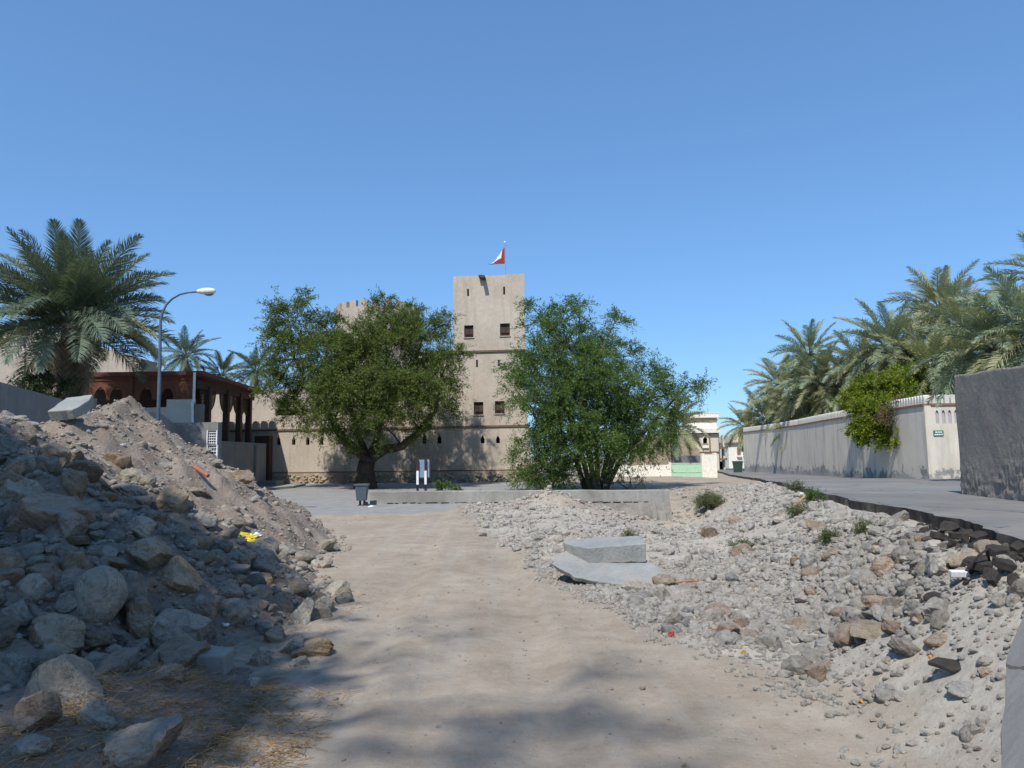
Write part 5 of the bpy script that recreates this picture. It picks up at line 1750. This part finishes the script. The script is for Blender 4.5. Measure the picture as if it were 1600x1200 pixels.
# (px, py, width px, height px, colour, roundness, label)
BIGROCKS = [
    (147, 925, 80, 90, 'pale grey', .55, "large smooth egg-shaped pale grey boulder upright in the near heap"),
    (80, 992, 92, 62, 'tan', .1, "broad faceted tan boulder in front of the egg-shaped pale one"),
    (214, 965, 76, 78, 'brown', .0, "cube-like brown boulder right of the egg-shaped pale one"),
    (277, 988, 104, 78, 'grey', .0, "biggest pitted grey slab tilted at the heap's lower edge"),
    (49, 918, 50, 46, 'pale grey', .7, "round pale grey cobble left of the egg-shaped boulder"),
    (95, 1068, 122, 92, 'grey', .0, "huge craggy grey boulder low in the near heap"),
    (20, 958, 56, 42, 'blue-grey', .0, "blue-grey squared block near the frame edge"),
    (42, 1118, 78, 66, 'pinkish', .15, "knobbly pinkish-brown boulder below the craggy grey one"),
    (8, 1052, 62, 66, 'blue-grey', .0, "flat-faced blue-grey slab standing at the frame edge"),
    (148, 1118, 64, 46, 'pale grey', .5, "faceted pale grey stone beside the knobbly pinkish boulder"),
    (205, 1172, 140, 66, 'grey', .1, "long low grey slab at the bottom by the dry litter"),
    (32, 1168, 74, 28, 'pale grey', .5, "thin flat pale stone lying near the bottom corner"),
    (226, 866, 82, 62, 'tan', .0, "flat-topped tan-grey boulder high in the near heap"),
    (272, 892, 78, 58, 'tan', .0, "angular tan block resting right of the flat-topped boulder"),
    (62, 802, 124, 66, 'pinkish', .0, "wide rugged pinkish boulder in the shaded upper heap"),
    (104, 820, 46, 50, 'grey', .45, "leaning grey stone against the rugged pinkish boulder"),
    (30, 764, 62, 40, 'pale grey', .2, "pale boulder above the rugged pinkish one"),
    (30, 726, 40, 42, 'grey', .1, "dark-shaded grey boulder on the upper heap edge"),
    (112, 752, 44, 50, 'brown', .1, "brownish boulder at the middle of the upper heap"),
    (185, 808, 44, 30, 'blue-grey', .3, "blue-grey cobble above the flat-topped boulder"),
    (215, 822, 50, 38, 'pale grey', .4, "pale cobble just above the flat-topped boulder"),
    (262, 1054, 44, 34, 'pinkish', .15, "small pinkish rock next to the squared cement block"),
    (428, 992, 44, 34, 'tan', .4, "tan-grey stone by the track edge"),
    (456, 1010, 56, 38, 'blue-grey', .15, "blue-grey flat stone behind the brown one at the track edge"),
    (489, 1014, 68, 36, 'ochre', .05, "rust-brown wedge-shaped rock outermost at the track edge"),
    (403, 1028, 42, 36, 'grey', .3, "grey stone with pale end beside the track"),
    (397, 1064, 30, 22, 'white', .2, "small whitish stone nearest the dry litter by the track"),
    (466, 1036, 34, 16, 'grey', .5, "small flat grey pebble-like stone below the rust-brown rock"),
    (470, 955, 38, 56, 'blue-grey', .0, "upright blue-grey shard at the heap's toe"),
    (502, 946, 42, 38, 'pale grey', .1, "pale broken stone right of the upright shard"),
    (436, 940, 50, 36, 'pinkish', .0, "pinkish split stone left of the upright shard"),
    (304, 768, 48, 18, 'dark grey', .2, "dark flat stone on the sunlit slope of the far heap"),
    (286, 790, 28, 24, 'blue-grey', .1, "blue-green tinted stone below the dark flat one"),
    (196, 768, 66, 30, 'blue-grey', .1, "long blue-grey slab at the shadow's edge on the heap"),
    (446, 856, 46, 18, 'blue-grey', .1, "greenish grey flat slab low on the far toe of the heap"),
    (392, 905, 50, 24, 'grey', .1, "slanting grey slab amid small stones on the lower heap"),
    (352, 920, 56, 32, 'grey', .1, "broad grey stone above the track-side rocks"),
    (322, 950, 48, 34, 'pinkish', .2, "pinkish rock beside the biggest pitted slab"),
    (380, 870, 40, 30, 'tan', .1, "ochre-tan rock mid-slope below the yellow bag"),
    (410, 905, 34, 26, 'ochre', .1, "yellowish brown rock among grey ones on the lower heap"),
    # right-hand rubble
    (1385, 884, 44, 30, 'pinkish', .25, "pinkish-tan boulder in the middle of the pale rubble"),
    (1349, 902, 38, 24, 'blue-grey', .3, "blue-grey boulder left of the pinkish-tan one"),
    (1478, 880, 58, 34, 'pale grey', .4, "biggest pale grey boulder below the dark broken asphalt"),
    (1512, 872, 46, 26, 'tan', .35, "tan-topped boulder beside the dark broken asphalt"),
    (1380, 940, 46, 24, 'pinkish', .2, "flat pinkish rock in the nearer part of the pale rubble"),
    (1266, 876, 30, 28, 'blue-grey', .2, "squarish pale blue stone in the left part of the rubble"),
    (1245, 876, 20, 16, 'brown', .2, "small brown stone touching the squarish pale blue one"),
    (1270, 924, 24, 16, 'brown', .2, "brown stone alone among pale ones in the nearer rubble"),
    (1458, 852, 30, 22, 'white', .3, "whitish boulder in the cluster beside the black asphalt"),
    (1396, 860, 30, 18, 'pale grey', .3, "pale oval stone above the pinkish-tan boulder"),
    (1216, 872, 22, 14, 'blue-grey', .3, "small light blue stone at the left of the rubble"),
    (1331, 824, 24, 14, 'white', .2, "white-blue stone high on the bank under the road"),
    (1220, 812, 26, 14, 'pale grey', .1, "pale square block on the bank by the weeds"),
    (1111, 832, 32, 22, 'brown', .1, "dark brown rock by the corner of the low wall's footing"),
    (1148, 812, 22, 14, 'pinkish', .3, "rosy stone under the largest brownish weed"),
    (1358, 1082, 0, 0, '', 0, ""),
    (1345, 905, 26, 16, 'white', .2, "white stone leaning on the blue-grey boulder"),
    (1440, 868, 34, 20, 'pale grey', .3, "pale boulder left of the biggest pale grey one"),
    (1420, 905, 30, 18, 'grey', .2, "grey stone between the pinkish-tan and biggest pale boulders"),
    (1212, 975, 30, 16, 'blue-grey', .1, "flat blue-grey stone in the nearer rubble"),
    (1120, 985, 30, 16, 'tan', .1, "tan stone at the rubble's front edge near the track"),
    (1080, 965, 26, 18, 'pale grey', .1, "pale stone at the rubble's front edge near the slab"),
    (1290, 1008, 34, 16, 'blue-grey', .1, "long bluish stone close to the rubble's front edge"),
    (1509, 1078, 46, 20, 'blue-grey', .3, "pale blue-grey slab stone beside the near asphalt apron"),
    (1545, 1050, 28, 14, 'tan', .4, "tan cobble at the tip of the near asphalt apron"),
    (1545, 1034, 30, 16, 'grey', .3, "grey cobble above the tan one by the near asphalt apron"),
    (1470, 1000, 40, 20, 'brown', .1, "brown earthy rock at the foot of the bare earth bank"),
    (1375, 858, 24, 14, 'tan', .2, "tan stone in the band of pale boulders under the bank"),
]
seed = 1000
placed = []
for (px, py, w, h, c, rd_, lab) in BIGROCKS:
    if not w: continue
    seed += 1
    p = hit(px, py + h * .30)
    k = math.hypot(p.x, p.y) / FPX * (.84 if px < 560 else .9)
    rd_ = rd_ if rd_ > .5 else 0.0
    B, F = rock_shape(5 if w > 60 else 4, seed, 9 if rd_ < .3 else 20, .075 if rd_ < .3 else .03, rd_)
    ext = B.max(0) - B.min(0)
    W, H = w * k, h * k
    Dp = (W * .8 + H * .3)
    B = (B - (B.max(0) + B.min(0)) / 2) * np.array([W, Dp, H * 1.15]) / ext
    me = mesh_np("rock", B, F, rd_ > .3)
    o = link("rock", me, M['rock'] if px < 560 else M['palerock'])
    o.location = (p.x, p.y + Dp * .15, p.z + H * .16)
    o.rotation_euler = (random.uniform(-.15, .15), random.uniform(-.22, .22), random.uniform(-.3, .3))
    j = random.uniform(.92, 1.08)
    gr_ = (1, 1, 1) if px < 560 else (1.08, 1.11, 1.2)
    o.color = (*[x * j * w_ for x, w_ in zip(COL[c], gr_)], 1)
    tag(o, lab, "rock", "boulders in the near heap" if px < 560 else "boulders in the pale rubble")
    placed.append((p.x, p.y, W / 2))

# random stones: heap
def scatter(n, x0, x1, y0, y1, dens, smin, smax, power):
    x = rng.uniform(x0, x1, n); y = y0 + (y1 - y0) * rng.random(n)
    keep = rng.random(n) < dens(x, y)
    x, y = x[keep], y[keep]
    s = smin * (1 - rng.random(len(x)) * (1 - (smin / smax) ** power)) ** (-1 / power)
    return np.stack([x, y, land(x, y)], 1), s


def heap_d(x, y):
    h = heap_top(x, y) - ground_base(x, y)
    h2 = heap_raw(x, y)
    near = sstep(17, 10, y)
    return np.where(h2 > -.18, .45 + .55 * near, 0) * (x > -14) * (0.6 + .8 * fbm(x * .8, y * .8, 2, 66))


def field_d(x, y):
    e = x - np.interp(y, XB_Y, XB_X)
    d = sstep(-.25, .45, e + .5 * fbm(x * 1.2, y * 1.2, 2, 67)) * (x < np.interp(y, XE_Y, XE_X) - .25)
    bare = np.exp(-(((x - 4.75) / .55) ** 2 + ((y - 7.4) / .8) ** 2))
    return d * (1 - .85 * bare) * sstep(44, 30, y) * np.clip(.72 + 1.5 * fbm(x * .7 + 3, y * .7, 3, 88), .1, 1)


Pa, Sa = scatter(46000, -15, -1.6, 2.5, 26, heap_d, .034, .26, 1.8)
Pb, Sb = scatter(36000, -2.5, 14, 3.8, 42, field_d, .032, .19, 2.0)
# more of the field's stones near the viewer
Pc, Sc = scatter(32000, -.5, 6, 3.6, 15, field_d, .026, .12, 2.1)
# rubble banked against the broken slab
qs = hit(962, 918)
na = 260
ta = rng.uniform(0, 6.28, na)
Pd = np.stack([qs.x + (1.0 + rng.uniform(-.08, .3, na)) * np.cos(ta), qs.y + .7 + (.80 + rng.uniform(-.1, .3, na)) * np.sin(ta)], 1)
Sd = .03 + .08 * rng.random(na) ** 2
Pd = np.concatenate([Pd, land(Pd[:, 0], Pd[:, 1])[:, None]], 1)
Pc = np.concatenate([Pc, Pd]); Sc = np.concatenate([Sc, Sd])
P = np.concatenate([Pa, Pb, Pc]); S = np.concatenate([Sa, Sb, Sc])
zone = np.concatenate([np.zeros(len(Pa), int), np.ones(len(Pb) + len(Pc), int)])
for (x, y, rr) in placed:
    dd = np.hypot(P[:, 0] - x, P[:, 1] - y)
    kk = (dd > rr * .85) | (S < .05)
    P, S, zone = P[kk], S[kk], zone[kk]
kk = ~((zone == 0) & (P[:, 1] > 12.5) & (S > .06) & (rng.random(len(S)) < .80))
P, S, zone = P[kk], S[kk], zone[kk]
edge_ = P[:, 0] - np.interp(P[:, 1], XB_Y, XB_X)
kk = ~((zone == 1) & (edge_ < .35) & (S > .05) & (P[:, 1] < 14))
P, S, zone = P[kk], S[kk], zone[kk]
for px, py in ((386, 846), (402, 838), (1050, 994), (1456, 1030), (1160, 1022), (350, 978), (1251, 774), (192, 697), (310, 735), (1488, 1054), (1508, 908), (1502, 1020)):
    w_ = hit(px, py)
    kk = (np.hypot(P[:, 0] - w_.x, (P[:, 1] - w_.y + .25) * .7) > .34) | (S < .045)
    P, S, zone = P[kk], S[kk], zone[kk]
kk = ~((P[:, 1] < 5.85) & (P[:, 0] > np.interp(P[:, 1], [2.2, 3.0, 4.0, 4.72, 5.3, 5.75], [1.5, 1.9, 2.5, 3.0, 3.45, 4.1]) - .6 * S))
P, S, zone = P[kk], S[kk], zone[kk]
P[:, 2] += S * .18
inview = (np.abs(P[:, 0]) < .72 * P[:, 1]) & (P[:, 1] > 3.3)
app = np.where(inview, S / P[:, 1], 0)
order = np.argsort(-app)
NIND = 300 - len(placed) - 4
ind, rest = order[:NIND], order[NIND:]
shapes = []
for i in range(14):
    B, F = rock_shape(4, 500 + i, 9, .08, .0 if i < 12 else .4)
    me = mesh_np("rock_shape", B, F, i >= 12); me.materials.append(M['rock'])
    m2 = me.copy(); m2.materials.clear(); m2.materials.append(M['palerock'])
    shapes.append((me, m2))
cnames = ['grey', 'pale grey', 'blue-grey', 'tan', 'brown', 'pinkish', 'white', 'dark grey']
IND = []
for q, i in enumerate(ind):
    o = bpy.data.objects.new("rock", shapes[int(rng.integers(0, 14))][int(zone[i])])
    col.objects.link(o)
    s = S[i]
    o.location = P[i]
    o.rotation_euler = tuple(rng.uniform(-.6, .6, 2)) + (rng.uniform(0, 6.28),)
    o.scale = tuple(s * rng.uniform(.75, 1.3, 3) * np.array([1.1, 1.1, .8]))
    cn = cnames[int(rng.choice(8, p=[.2, .18, .16, .16, .1, .1, .06, .04] if zone[i] == 0 else [.2, .27, .15, .13, .05, .08, .10, .02]))]
    j = rng.uniform(.9, 1.1)
    gr_ = (1.08, 1.11, 1.2) if zone[i] else (1, 1, 1)
    o.color = (*[x * j * w_ for x, w_ in zip(COL[cn], gr_)], 1)
    g_ = "loose stones on the heap" if zone[i] == 0 else "loose stones in the pale rubble"
    IND.append((o, cn, g_))

def screen(p):
    v = CAM_R.transposed() @ (Vector(p) - EYE)
    return 800 + v.x / -v.z * FPX, 600 - v.y / -v.z * FPX


MARKS = [(147, 925, "the egg-shaped pale boulder"), (80, 992, "the broad faceted tan boulder"), (214, 965, "the cube-like brown boulder"), (277, 988, "the biggest pitted grey slab"),
         (95, 1068, "the huge craggy grey boulder"), (42, 1118, "the knobbly pinkish boulder"), (226, 866, "the flat-topped tan-grey boulder"), (62, 802, "the wide rugged pinkish boulder"),
         (320, 1045, "the squared cement block"), (489, 1014, "the rust-brown wedge rock"), (470, 955, "the upright blue-grey shard"), (386, 846, "the yellow plastic bag"), (310, 735, "the orange-red pipe"),
         (108, 650, "the pale tilted slab"), (196, 768, "the long blue-grey slab"), (446, 856, "the greenish flat slab"), (304, 768, "the dark flat stone"), (352, 920, "the broad grey stone"),
         (962, 890, "the thick concrete block"), (1060, 905, "the cracked slab's tip"), (1385, 884, "the pinkish-tan boulder"), (1478, 880, "the biggest pale grey boulder"), (1265, 874, "the squarish pale blue stone"),
         (1380, 940, "the flat pinkish rock"), (1106, 798, "the brownish round weed"), (1180, 856, "the low green weed"), (1346, 836, "the small olive weed"), (1050, 994, "the red wrapper"), (1160, 1022, "the small orange fruit"),
         (1488, 1054, "the two-layered asphalt plate"), (1270, 924, "the lone brown stone"), (1212, 975, "the flat blue-grey stone"), (1290, 1008, "the long bluish stone"), (1120, 985, "the tan edge stone"), (1268, 786, "the upright dark weed"), (1020, 800, "the low wall's footing"), (580, 785, "the litter bin"), (1350, 1101, "the dried orange fruit")]
seen = {}
for o, cn, g_ in IND:
    x, y = screen(o.location)
    heap_side = g_.endswith("heap")
    cand = sorted((math.hypot(mx - x, (my - y) * 1.3), mx, my, nm) for mx, my, nm in MARKS if (mx < 560) == heap_side)
    sx, sy, sz = o.scale
    shape = "flat" if sz < .62 * min(sx, sy) else "long" if max(sx, sy) > 1.4 * min(sx, sy) else "tall" if sz > .95 * max(sx, sy) else "blocky"
    done = False
    for far_, mx, my, nm in cand[:4]:
        prep = "just above" if y - my < -abs(x - mx) * .6 else "just below" if y - my > abs(x - mx) * .6 else "to the left of" if x < mx else "to the right of"
        if far_ > 60: prep = prep.replace("just ", "well ") if "just" in prep else "farther " + prep
        for size in ("", "smaller "):
            lab = f"{size}{shape} {cn} stone {prep} {nm}"
            if lab not in seen:
                done = True; break
        if done: break
    seen[lab] = 1
    tag(o, lab, "rock", g_)
for zn, mt, nm, wh in ((0, 'rubble', 'rubble', 'over the bulldozed heap'), (1, 'palerubble', 'pale_rubble', 'over the washed-out bank below the road')):
    rz = rest[zone[rest] == zn]
    big = rz[S[rz] > .075]; small = rz[S[rz] <= .075]
    tag(merged_rocks(nm, P[big], S[big], 2, M[mt]), "countless loose stones strewn " + wh, "rubble", None, 'stuff')
    small = small[(np.abs(P[small, 0]) < .95 * P[small, 1] + 1.0)]
    fine_ = small[(S[small] < .05) | (P[small, 1] > 16)]; small = small[(S[small] >= .05) & (P[small, 1] <= 16)]
    tag(merged_rocks("small_" + nm, P[small], S[small], 2, M[mt]), "small broken stones filling the gaps " + wh, "rubble", None, 'stuff')
    tag(merged_rocks("fine_" + nm, P[fine_], S[fine_], 1, M[mt], 16), "finest broken stones " + wh, "rubble", None, 'stuff')

# gravel on the track
def track_d(x, y):
    e = np.interp(y, XB_Y, XB_X) - x
    side = np.exp(-np.clip(e, 0, 9) / .7)
    toe = np.exp(-np.clip(-heap_raw(x, y), 0, 3) / .18)
    return np.clip(.25 + .9 * side + .7 * toe + .35 * (fbm(x * .5, y * .5, 3, 68) > .12), 0, 1) * (heap_raw(x, y) < .1)


Pg, Sg = scatter(26000, -9, 5, 3.5, 31, track_d, .007, .05, 2.3)
tag(merged_rocks("gravel", Pg, Sg, 1, M['rubble']), "loose gravel scattered on the dirt track", "gravel", None, 'stuff')
Ph, Sh = scatter(9000, -13, -1.9, 3.5, 25, lambda x, y: (heap_top(x, y) > ground_base(x, y) + .02) * .8, .012, .05, 2.0)
Pk, Sk = scatter(14000, -.5, 7, 4.5, 18, field_d, .012, .04, 2.0)
tag(merged_rocks("pebbles", Ph, Sh, 1, M['rubble']), "pebbles and crumbs of stone over the heap", "pebbles", None, 'stuff')
tag(merged_rocks("pale_pebbles", Pk, Sk, 1, M['palerubble']), "pale pebbles and crumbs over the washed-out bank", "pebbles", None, 'stuff')

# ================================================================== SLABS, BLOCKS, LITTER
def slab(name, label, cat, outline, thick, loc, rot, mat, seed, group=None, cham=.02):
    """a broken plate: outline polygon (x, y), uneven thickness, chamfered edge"""
    r = random.Random(seed)
    bm = bmesh.new()
    n = len(outline)
    fine = []
    for i in range(n):
        a, b_ = Vector(outline[i]), Vector(outline[(i + 1) % n])
        m = max(1, int((b_ - a).length / .12))
        for k in range(m):
            p = a.lerp(b_, k / m) + Vector((r.uniform(-.018, .018), r.uniform(-.018, .018)))
            fine.append(p)
    vs = [bm.verts.new((p.x, p.y, thick * .5 + r.uniform(-.006, .006))) for p in fine]
    f = bm.faces.new(vs)
    ext = bmesh.ops.extrude_face_region(bm, geom=[f])
    for v in [g_ for g_ in ext['geom'] if isinstance(g_, bmesh.types.BMVert)]:
        v.co.z -= thick * r.uniform(.9, 1.1); v.co.x *= r.uniform(.94, 1.0); v.co.y *= r.uniform(.94, 1.0)
    bmesh.ops.recalc_face_normals(bm, faces=bm.faces)
    bmesh.ops.triangulate(bm, faces=[f_ for f_ in bm.faces if len(f_.verts) > 4])
    me = bpy.data.meshes.new(name); bm.to_mesh(me); bm.free()
    o = link(name, me, mat)
    o.location = loc; o.rotation_euler = rot
    b2 = o.modifiers.new("bevel", 'BEVEL'); b2.width = cham; b2.segments = 2; b2.limit_method = 'ANGLE'; b2.angle_limit = .8
    return tag(o, label, cat, group)


# broken concrete block on a cracked slab beside the track
q = hit(962, 918)
kk = q.y / FPX
bx = lambda px: (px - 962) * kk
slab("concrete_slab", "cracked blue-grey concrete slab undermined at its edge, under the thick block", "concrete slab",
     [(bx(868), -.1), (bx(900), -.55), (bx(945), -.75), (bx(1000), -.8), (bx(1058), -.7), (bx(1040), -.1), (bx(1010), .5), (bx(900), .5), (bx(880), .35)], .09,
     (q.x, q.y + .75, q.z + .24), (R(17), R(2.5), R(2)), M['bluecon'], 1)
slab("concrete_block", "thick blue-grey concrete block with slanted corner lying on the cracked slab", "concrete block",
     [(bx(892), .45), (bx(898), .12), (bx(926), -.24), (bx(1023), -.20), (bx(1027), .42), (bx(960), .55)], .31,
     (q.x, q.y + .95, q.z + .44), (R(6), R(-2.5), R(1)), M['bluecon'], 2, None, .025)
q2 = hit(985, 926)
seed += 1
B, F = rock_shape(4, 777, 12, .05)
o = link("rock", mesh_np("rock", B * np.array([.20, .16, .12]), F), M['rock']); o.location = q2 + Vector((0, -.05, .05)); o.color = (*COL['pale grey'], 1)
tag(o, "flat-topped pale stone lying against the cracked slab's front", "rock", "boulders in the pale rubble")
# white slab at the top of the far heap
q = hit(108, 656)
kk = q.y / FPX
slab("concrete_slab", "pale tilted concrete slab on the crest of the heap", "concrete slab",
     [(-24 * kk, -.35), (14 * kk, -.4), (24 * kk, .1), (20 * kk, .45), (-20 * kk, .4)], .22, q + Vector((0, .1, .25)), (R(26), R(-6), R(6)), M['bluecon'], 3)
q = hit(320, 1048)
slab("cement_block", "squared grey cement block at the foot of the near heap", "cement block",
     [(-.2, -.12), (.2, -.12), (.2, .13), (-.2, .13)], .22, q + Vector((0, .1, .06)), (R(8), R(2), R(-6)), M['concrete'], 4)

# broken asphalt plates along the road bank
ga_ = "broken asphalt plates below the road"
AS = [(1482, 838, 40, 14, "black asphalt plate highest under the road edge"), (1500, 850, 46, 12, "black asphalt plate tilted just under the highest one"), (1470, 852, 30, 10, "small black asphalt plate beside the whitish boulder"),
      (1530, 852, 40, 12, "black asphalt plate under the rust-stained bank"), (1560, 876, 50, 14, "wide black asphalt plate low on the bank"), (1536, 900, 60, 16, "black asphalt plate propped over the white plastic strip"),
      (1572, 900, 40, 18, "grey-topped asphalt plate by the picture edge"), (1588, 930, 34, 26, "thick asphalt lump at the picture edge"), (1552, 918, 46, 12, "lowest black asphalt plate above the bare earth"), (1594, 872, 36, 18, "upright asphalt piece right under the broken road edge")]
for i, (px, py, w, h, lab) in enumerate(AS):
    p = hit(px, py); k = p.y / FPX
    r_ = random.Random(i)
    W, Hh_ = w * k * r_.uniform(.24, .40), max(.09, h * k * .5)
    ol = [(W * math.cos(a) * r_.uniform(.75, 1.1), Hh_ * 1.1 * math.sin(a) * r_.uniform(.75, 1.1)) for a in [0.2, 1.1, 2.0, 2.9, 3.9, 5.1]]
    slab("asphalt_plate", lab, "asphalt plate", ol, .07, p + Vector((0, 0, .09)), (R(r_.uniform(0, 48)), R(r_.uniform(-24, 24)), r_.uniform(-1.3, 1.3)), M['tar'], 20 + i, ga_, .008)
nt_ = 420
yt = rng.uniform(6.4, 10.5, nt_)
xt = np.interp(yt, XE_Y, XE_X) - .05 - np.abs(rng.normal(0, .42, nt_))
st_ = .02 + .085 * rng.random(nt_) ** 2.5
tag(merged_rocks("asphalt_crumbs", np.stack([xt, yt, land(xt, yt) + st_ * .2], 1), st_, 2, M['tar']), "black crumbs of broken asphalt below the road edge", "asphalt crumbs", None, 'stuff')
p = hit(1488, 1054); k = p.y / FPX
slab("asphalt_plate", "two-layered dark asphalt plate lying at the rubble's front edge", "asphalt plate", [(-34 * k, .0), (0, -.07), (40 * k, -.06), (42 * k, .06), (-10 * k, .09)], .035, p + Vector((0, 0, .06)), (R(14), R(6), R(-8)), M['tar'], 40, ga_, .008)
p = hit(1508, 908); k = p.y / FPX
slab("plastic_strip", "white plastic strip lying under the dark asphalt plates", "plastic strip", [(-22 * k, -.03), (26 * k, -.02), (26 * k, .04), (-22 * k, .04)], .05, p + Vector((0, 0, .06)), (R(10), R(3), R(-4)), M['whiteplastic'], 41, None, .006)
# bent reinforcing rods there
p = hit(1530, 905); k = p.y / FPX
tag(MB().tube([p + Vector((-22 * k, -.05, .1)), p + Vector((-8 * k, -.1, .22)), p + Vector((10 * k, -.05, .26)), p + Vector((24 * k, .05, .12))], .011, 6).build("bent_rod", M['rust']), "thin bent dark rod sticking out over the white plastic strip", "rod")
p = hit(1070, 915); k = p.y / FPX
tag(MB().tube([p + Vector((-26 * k, 0, .05)), p + Vector((28 * k, .03, .07))], .014, 6).build("steel_rod", M['orangepipe']), "rusty straight rod sticking out of the cracked slab", "rod")


def crumple(name, label, cat, px, py, w, h, mat, seed, lift=.3):
    p = hit(px, py); k = p.y / FPX
    B, F = rock_shape(4, seed, 16, .22)
    B = B * np.array([w * k / 2, w * k / 2 * .8, h * k / 2])
    o = link(name, mesh_np(name, B, F, False), M[mat])
    o.location = p + Vector((0, 0, h * k * lift)); o.rotation_euler = (0, 0, seed * .7)
    return tag(o, label, cat)


crumple("plastic_bag", "crumpled bright yellow plastic bag on the heap's slope", "plastic bag", 386, 846, 34, 20, 'yellow', 81)
crumple("plastic_bag", "small crumpled red wrapper at the rubble's front edge", "plastic bag", 1050, 994, 15, 12, 'red', 82)
crumple("plastic_bag", "pale translucent plastic scrap behind the yellow bag", "plastic bag", 402, 838, 18, 9, 'whiteplastic', 83)
crumple("fruit", "dried orange fruit on the open ground of the near track", "fruit", 1350, 1101, 18, 10, 'orange', 84)
crumple("fruit", "round orange fruit among the front stones beside the near asphalt plate", "fruit", 1456, 1030, 11, 11, 'orange', 85)
crumple("fruit", "small orange fruit at the middle of the rubble's front edge", "fruit", 1160, 1022, 9, 8, 'orange', 86)
crumple("paper_scrap", "white paper scrap on the ground at the low wall's left end", "litter", 580, 793, 13, 4, 'whiteplastic', 87)
crumple("paper_scrap", "white paper scrap among stones on the lower near heap", "litter", 350, 978, 18, 7, 'whiteplastic', 88)
crumple("paper_scrap", "white plastic scrap on the bank by the weeds near the road", "litter", 1251, 774, 14, 6, 'whiteplastic', 89)
crumple("paper_scrap", "white scrap shining on the sunny slope of the far heap", "litter", 192, 697, 12, 5, 'whiteplastic', 90)
crumple("paper_scrap", "bright paper scrap behind the thick concrete block", "litter", 906, 846, 22, 6, 'whiteplastic', 91)
crumple("black_bag", "black plastic bag squeezed behind the thick concrete block", "plastic bag", 893, 862, 26, 18, 'black', 92)
crumple("can_lid", "yellow and black crushed tin near the bare earth bank", "litter", 1502, 1020, 18, 12, 'black', 93)
crumple("bottle_cap", "blue plastic lid at the tip of the asphalt apron", "litter", 1556, 1064, 9, 7, 'blueboard', 94)
p = hit(310, 735); k = p.y / FPX
tag(MB().tube([p + Vector((-14 * k, 0, .16)), p + Vector((0, -.1, .05)), p + Vector((24 * k, -.3, -.12))], .045, 8).build("pipe", M['orangepipe']), "orange-red pipe piece half buried on the far heap's slope", "pipe")
p = hit(1248, 800); k = p.y / FPX
tag(MB().tube([p + Vector((-12 * k, 0, .02)), p + Vector((14 * k, .1, .35))], .03, 6).build("stick", M['straw']), "pale wooden stick lying across weeds on the bank", "stick")

# dry straw and twigs by the near heap: nobody could count it
segs = []
for i in range(5200):
    if i < 4300:
        x, y = rng.uniform(-3.4, -1.5), rng.uniform(3.6, 7.0)
        if x > -1.75 - .25 * math.sin(y * 3) and rng.random() < .7: continue
    else:
        x, y = rng.uniform(-5, -2.2), rng.uniform(6.5, 12)
    L = rng.uniform(.03, .16)
    a = rng.uniform(0, 6.28); z = land1(x, y) + rng.uniform(.0, .03)
    segs.append(((x, y, z), (x + L * math.cos(a), y + L * math.sin(a), z + rng.uniform(-.015, .04))))
V, F = sticks_mesh("straw", segs, .0032, .0022)
tag(link("dry_litter", mesh_np("dry_litter", V, F), M['straw']), "scattered dry straw and twigs at the foot of the near heap", "dry litter", None, 'stuff')
